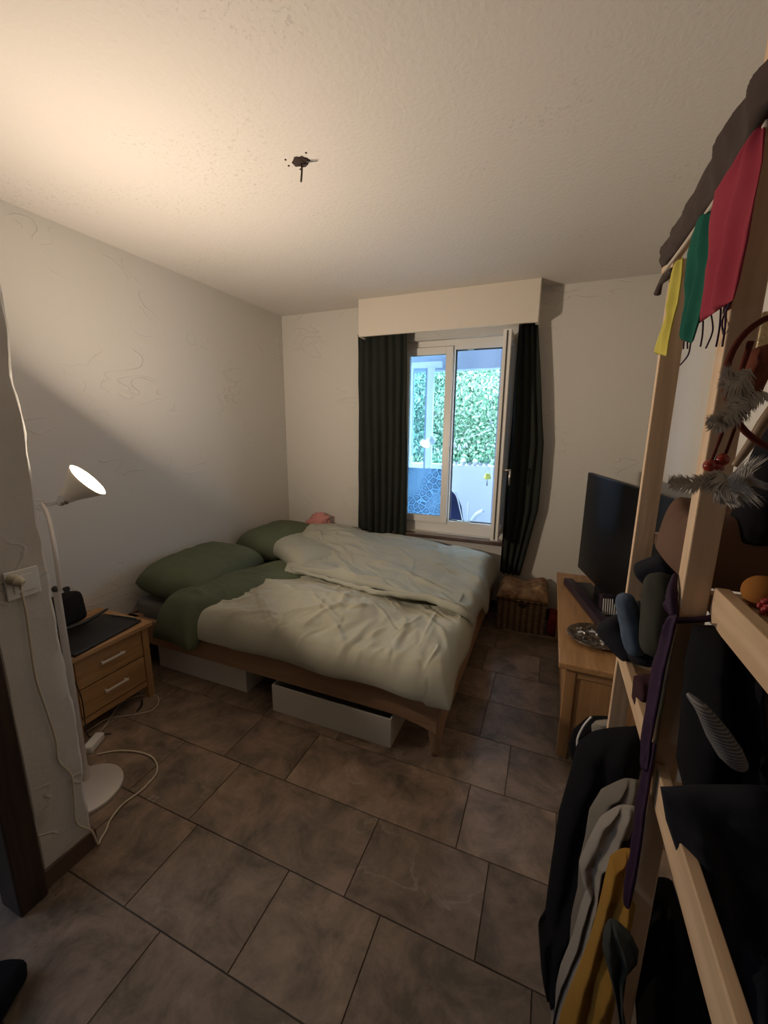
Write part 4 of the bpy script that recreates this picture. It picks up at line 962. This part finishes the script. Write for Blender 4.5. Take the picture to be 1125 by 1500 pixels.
bm = N(); tube(bm, [pz(1075, 560), pz(1062, 620), pz(1050, 655), pz(1040, 680)], [0.003, 0.0025, 0.002, 0.002], 8, 5); tube(bm, [pz(1100, 500), pz(1085, 545), pz(1075, 562)], [0.004, 0.003, 0.003], 8, 5)
obj('leather_cord', bm, M['leather'], dc, True)
bm = N(); tube(bm, [pz(1090, 590), pz(1072, 640), pz(1060, 672)], 0.002, 8, 5); obj('leather_cord', bm, M['leather'], dc, True)
M['bead'] = mat('red bead', (0.25, 0.025, 0.015), 0.15)
for a, b in ((1040, 682), (1058, 673), (1050, 686)):
    bm = N(); bmesh.ops.create_uvsphere(bm, u_segments=16, v_segments=10, radius=0.0085, matrix=Matrix.Translation(pz(a, b))); obj('bead', bm, M['bead'], dc, True)
bm = drape([(1092, 515), (1085, 545), (1080, 575)], [(1135, 500), (1130, 545), (1115, 578)], 1, YD+0.03, YD+0.03, 0.012, 1, 0.003, 16, 16, seed=52); obj('leather_patch', bm, fabric('rust leather', (0.16, 0.05, 0.03)), dc, True)
bm = N(); cc_ = pz(1165, 560, 0.02); pts_ = [cc_+(RT*math.cos(2*PI*k/40)+UP*math.sin(2*PI*k/40))*0.09 for k in range(41)]
tube(bm, pts_, 0.004, 8); obj('hoop', bm, M['leather'], dc, True)
bm = N(); tube(bm, [at(1140, 590, 1, 0.705), at(1118, 620, 1, 0.71), at(1098, 652, 1, 0.714), at(1076, 683, 1, 0.718)], [0.008, 0.0075, 0.006, 0.005], 8, 5)
tag(obj('stick', bm, wood('bare stick', (0.20, 0.13, 0.07), (0.28, 0.19, 0.11), 2), None, True), 'thin bare wooden stick leaning beside the near post behind the feathers', 'stick')
cloth('black_bag', 'black bag hanging at the right edge above the brown blanket', 'bag', M['c_black'],
      [(1118, 632), (1095, 680), (1080, 730), (1062, 775), (1060, 795)], [(1150, 600), (1170, 650), (1180, 700), (1175, 750), (1160, 800)], 1, 0.8316, 0.8148, 0.04, 1, 0.004, seed=61)
bm = N(); c_ = at(1120, 492, 1, 0.84)
box(bm, c_-Vector((0.008, 0.004, 0.035)), c_+Vector((0.03, 0.004, 0.035)), 0.002)
tag(obj('glitter_tag', bm, mat('gold sequins', (0.75, 0.6, 0.35), 0.3, 1.0, bump=(220, 1, 0.004)), None), 'small gold sequinned tag hanging at the right edge behind the near post', 'ornament')
bm = N(); puffbox(bm, (-0.05, -0.09, 0), (0.06, 0.09, 0.075), Matrix.Translation((-1.27, 0.33, 0)) @ Matrix.Rotation(-1.1, 4, 'Z'), 0.006, 0.025)
tag(obj('shoe', bm, M['c_black'], None, True), 'toe of a black shoe on the floor at the lower left', 'shoe')

# ---------------------------------------------------------------- balcony and hedge outside
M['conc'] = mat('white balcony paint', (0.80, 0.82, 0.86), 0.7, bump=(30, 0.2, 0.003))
M['slab'] = mat('balcony floor', (0.5, 0.52, 0.55), 0.7)
struct('balcony_floor', B((-3.4, 3.6, 0.15), (1.2, 5.2, 0.30)), M['slab'])
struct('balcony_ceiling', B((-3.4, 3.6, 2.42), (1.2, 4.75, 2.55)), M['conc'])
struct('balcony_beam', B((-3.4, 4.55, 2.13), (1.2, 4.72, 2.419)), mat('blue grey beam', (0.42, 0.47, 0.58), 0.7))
pzt = at(690, 682, 1, 4.6).z
struct('balcony_parapet', B((-3.4, 4.6, 0.30), (1.2, 4.72, pzt), 0.005), M['conc'])
bx_ = at(738, 600, 1, 4.2).x
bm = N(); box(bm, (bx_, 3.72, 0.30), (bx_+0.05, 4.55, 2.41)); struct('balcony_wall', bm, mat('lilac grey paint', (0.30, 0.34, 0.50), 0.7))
# sliding glazing with white frames at the left of the balcony
gz = struct('balcony_glazing', B((-1.78, 4.40, 2.14), (-1.16, 4.44, 2.20)), M['conc'])
for px, wd in ((603, 0.035), (630, 0.07)):
    x = at(px, 600, 1, 4.42).x; obj('glazing_post', B((x-wd/2, 4.40, 0.30), (x+wd/2, 4.44, 2.139)), M['conc'], gz)
xg = at(630, 600, 1, 4.42).x
obj('glazing_bead', B((xg-0.055, 4.405, 0.30), (xg-0.036, 4.435, 2.139)), mat('grey bead', (0.25, 0.32, 0.42), 0.5), gz)
obj('pane', B((at(603, 600, 1, 4.42).x+0.018, 4.415, 1.2), (xg-0.056, 4.421, 2.138)), M['glass'], gz)
bm = N(); cg = at(632, 645, 1, 4.30); lathe(bm, [(0.001, -0.05), (0.03, -0.04), (0.05, 0), (0.03, 0.04), (0.001, 0.05)], 20, Matrix.Translation(cg), cap=False); tube(bm, [cg+Vector((0, 0, 0.05)), (cg.x, cg.y, 2.42)], 0.001, 6)
tag(obj('lantern', bm, M['white'], None, True), 'round white paper lantern hanging beside the balcony glazing post', 'lantern')
# hedge (countless leaves): one mesh per hedge
def hedge(name, label, x0, x1, y, z0, z1, n, cols, seed):
    rnd = random.Random(seed); bm = N(); lay = bm.loops.layers.float_color.new('leaf')
    for i in range(n):
        x = x0+(x1-x0)*rnd.random(); z = z0+(z1-z0)*rnd.random()
        d = 0.35*noise.noise(Vector((x*1.3, z*1.3, seed))); c = Vector((x, y+d+0.25*rnd.random(), z))
        s = 0.022+0.026*rnd.random(); R3 = (Matrix.Rotation(rnd.uniform(-1.1, 0.5), 4, 'X') @ Matrix.Rotation(rnd.uniform(-1, 1), 4, 'Z') @ Matrix.Rotation(rnd.uniform(-3, 3), 4, 'Y'))
        vs = [bm.verts.new(c+R3.to_3x3() @ Vector(p)*s) for p in ((-1, 0, 0), (0, 0.12, -0.45), (1, 0, 0), (0, 0.12, 0.45))]
        f = bm.faces.new(vs); q = rnd.random()**1.5; col = tuple(cols[0][k]*(1-q)+cols[1][k]*q for k in range(3))
        for l_ in f.loops: l_[lay] = (*col, 1)
    box(bm, (x0, y+0.5, z0), (x1, y+0.7, z1))
    m = bpy.data.materials.new('hedge leaves'); m.use_nodes = True; b = m.node_tree.nodes['Principled BSDF']
    a = m.node_tree.nodes.new('ShaderNodeAttribute'); a.attribute_name = 'leaf'; m.node_tree.links.new(a.outputs['Color'], b.inputs['Base Color']); b.inputs['Roughness'].default_value = 0.6
    o = obj(name, bm, m, None, False, fix=False); tag(o, label, 'hedge', kind='stuff')
hedge('hedge', 'tall dense green hedge outside beyond the balcony parapet', -4.2, 1.0, 6.6, -0.52, 2.62, 52000, ((0.05, 0.16, 0.07), (0.42, 0.62, 0.42)), 5)
struct('ground', B((-12, 4.9, -0.6), (8, 16, -0.5)), mat('lawn', (0.08, 0.14, 0.05), 0.9))
# potted succulents and shells on the parapet top
rnd = random.Random(3)
for k, px in enumerate((668, 679, 688, 696, 704, 713)):
    p = at(px, 680, 1, 4.64); bm = N()
    kindp = k in (1, 3)
    if kindp:
        bmesh.ops.create_icosphere(bm, subdivisions=2, radius=0.035, matrix=Matrix.Translation((p.x, 4.64, pzt+0.03)))
        for v in bm.verts: v.co += Vector((0, 0, 1))*0.01*noise.noise(v.co*30)
        tag(obj('white_stone', bm, M['white'], None, True), 'white stone on the parapet, %s' % ('left of the leafy plants' if k == 1 else 'among the leafy plants'), 'stone', 'stones on the parapet')
    else:
        e = thing('potted_plant', ('small leafy plant at the left end of the visible parapet', '', 'small leafy plant between the two white stones', '', 'small leafy plant right of the second white stone', 'small leafy plant above the yellow lantern on the parapet')[k], 'plant', (p.x, 4.64, pzt), 'plants on the parapet')
        lathe(bm, [(0.02, 0), (0.03, 0.035), (0.026, 0.035)], 14, Matrix.Translation((p.x, 4.64, pzt))); obj('pot', bm, M['slab'], e, 'auto')
        bm = N()
        for q in range(26):
            d = Vector((rnd.gauss(0, 1), rnd.gauss(0, 1), abs(rnd.gauss(0, 1)))).normalized(); s_ = d.orthogonal().normalized()*0.008; c0 = Vector((p.x, 4.64, pzt+0.03)); L_ = 0.045+0.03*rnd.random()
            bm.faces.new([bm.verts.new(x) for x in (c0, c0+d*L_*0.5+s_, c0+d*L_, c0+d*L_*0.5-s_)])
        obj('foliage', bm, mat('plant leaves', (0.10, 0.26, 0.16), 0.6), e)
# string of bells under a sloping line
bm = N(); tube(bm, [at(664, 645, 1, 4.5), at(690, 640, 1, 4.4), at(722, 628, 1, 4.1)], 0.003, 6, 4)
gl = tag(obj('bell_garland', bm, M['white'], None, True), 'pale line with three small white bells across the balcony opening', 'garland')
for px, py in ((666, 652), (673, 656), (682, 652)):
    c = at(px, py, 1, 4.45); bm = N(); lathe(bm, [(0.004, 0.03), (0.014, 0.02), (0.018, -0.01), (0.027, -0.025), (0.02, -0.025)], 14, Matrix.Translation(c)); obj('bell', bm, M['white'], gl, True)
# yellow lantern on the right
c = at(714, 698, 1, 4.2)
yl = thing('yellow_lantern', 'small yellow glass lantern hanging at the right of the balcony', 'lantern', tuple(c))
M['yg'] = mat('yellow glass', (0.75, 0.70, 0.12), 0.2)
bm = N(); lathe(bm, [(0.018, -0.03), (0.034, -0.022), (0.036, 0.0), (0.026, 0.015), (0.03, 0.03), (0.026, 0.03)], 20, Matrix.Translation(c)); obj('jar', bm, M['yg'], yl, True)
bm = N(); tube(bm, [c+Vector((-0.028, 0, 0.025)), c+Vector((-0.012, 0, 0.08)), c+Vector((0.012, 0, 0.08)), c+Vector((0.028, 0, 0.025))], 0.002, 6, 6); tube(bm, [c+Vector((0, 0, 0.082)), Vector((c.x, c.y, 2.42))], 0.0012, 6); obj('wire_handle', bm, M['steel'], yl, True)
bm = N(); tube(bm, [c+Vector((0, 0, -0.03)), c+Vector((0, 0, -0.095))], [0.002, 0.006], 6); obj('pendant', bm, M['black'], yl, True)
# balcony chair: dark back with white piping and a pale arm
ch = thing('balcony_chair', 'dark reclining chair with white edging on the balcony', 'chair', (at(672, 750, 1, 4.2).x, 4.2, 0.30))
bm = drape([(655, 716), (650, 735), (648, 800)], [(668, 722), (676, 742), (684, 800)], 1, 4.2, 4.15, 0.02, 1, 0.0, 14, 14, seed=70); obj('backrest', bm, fabric('navy sling', (0.03, 0.035, 0.09)), ch, True)
bm = N(); tube(bm, [at(660, 717, 1, 4.17), at(668, 725, 1, 4.17), at(673, 742, 1, 4.16), at(680, 775, 1, 4.15), at(684, 800, 1, 4.15)], 0.006, 8, 5); obj('edging', bm, M['white'], ch, True)
bm = N(); tube(bm, [at(690, 764, 1, 4.2), at(698, 754, 1, 4.15), at(708, 748, 1, 4.1)], [0.02, 0.024, 0.02], 10, 5); obj('armrest', bm, M['white'], ch, True)
bm = N(); 
for dx in (-0.2, 0.22): tube(bm, [Vector((ch.location.x+dx*0.5, 4.2, 0.30)), Vector((ch.location.x+dx*0.5, 4.15, 0.75))], 0.012, 8)
obj('leg_frame', bm, M['white'], ch, True)
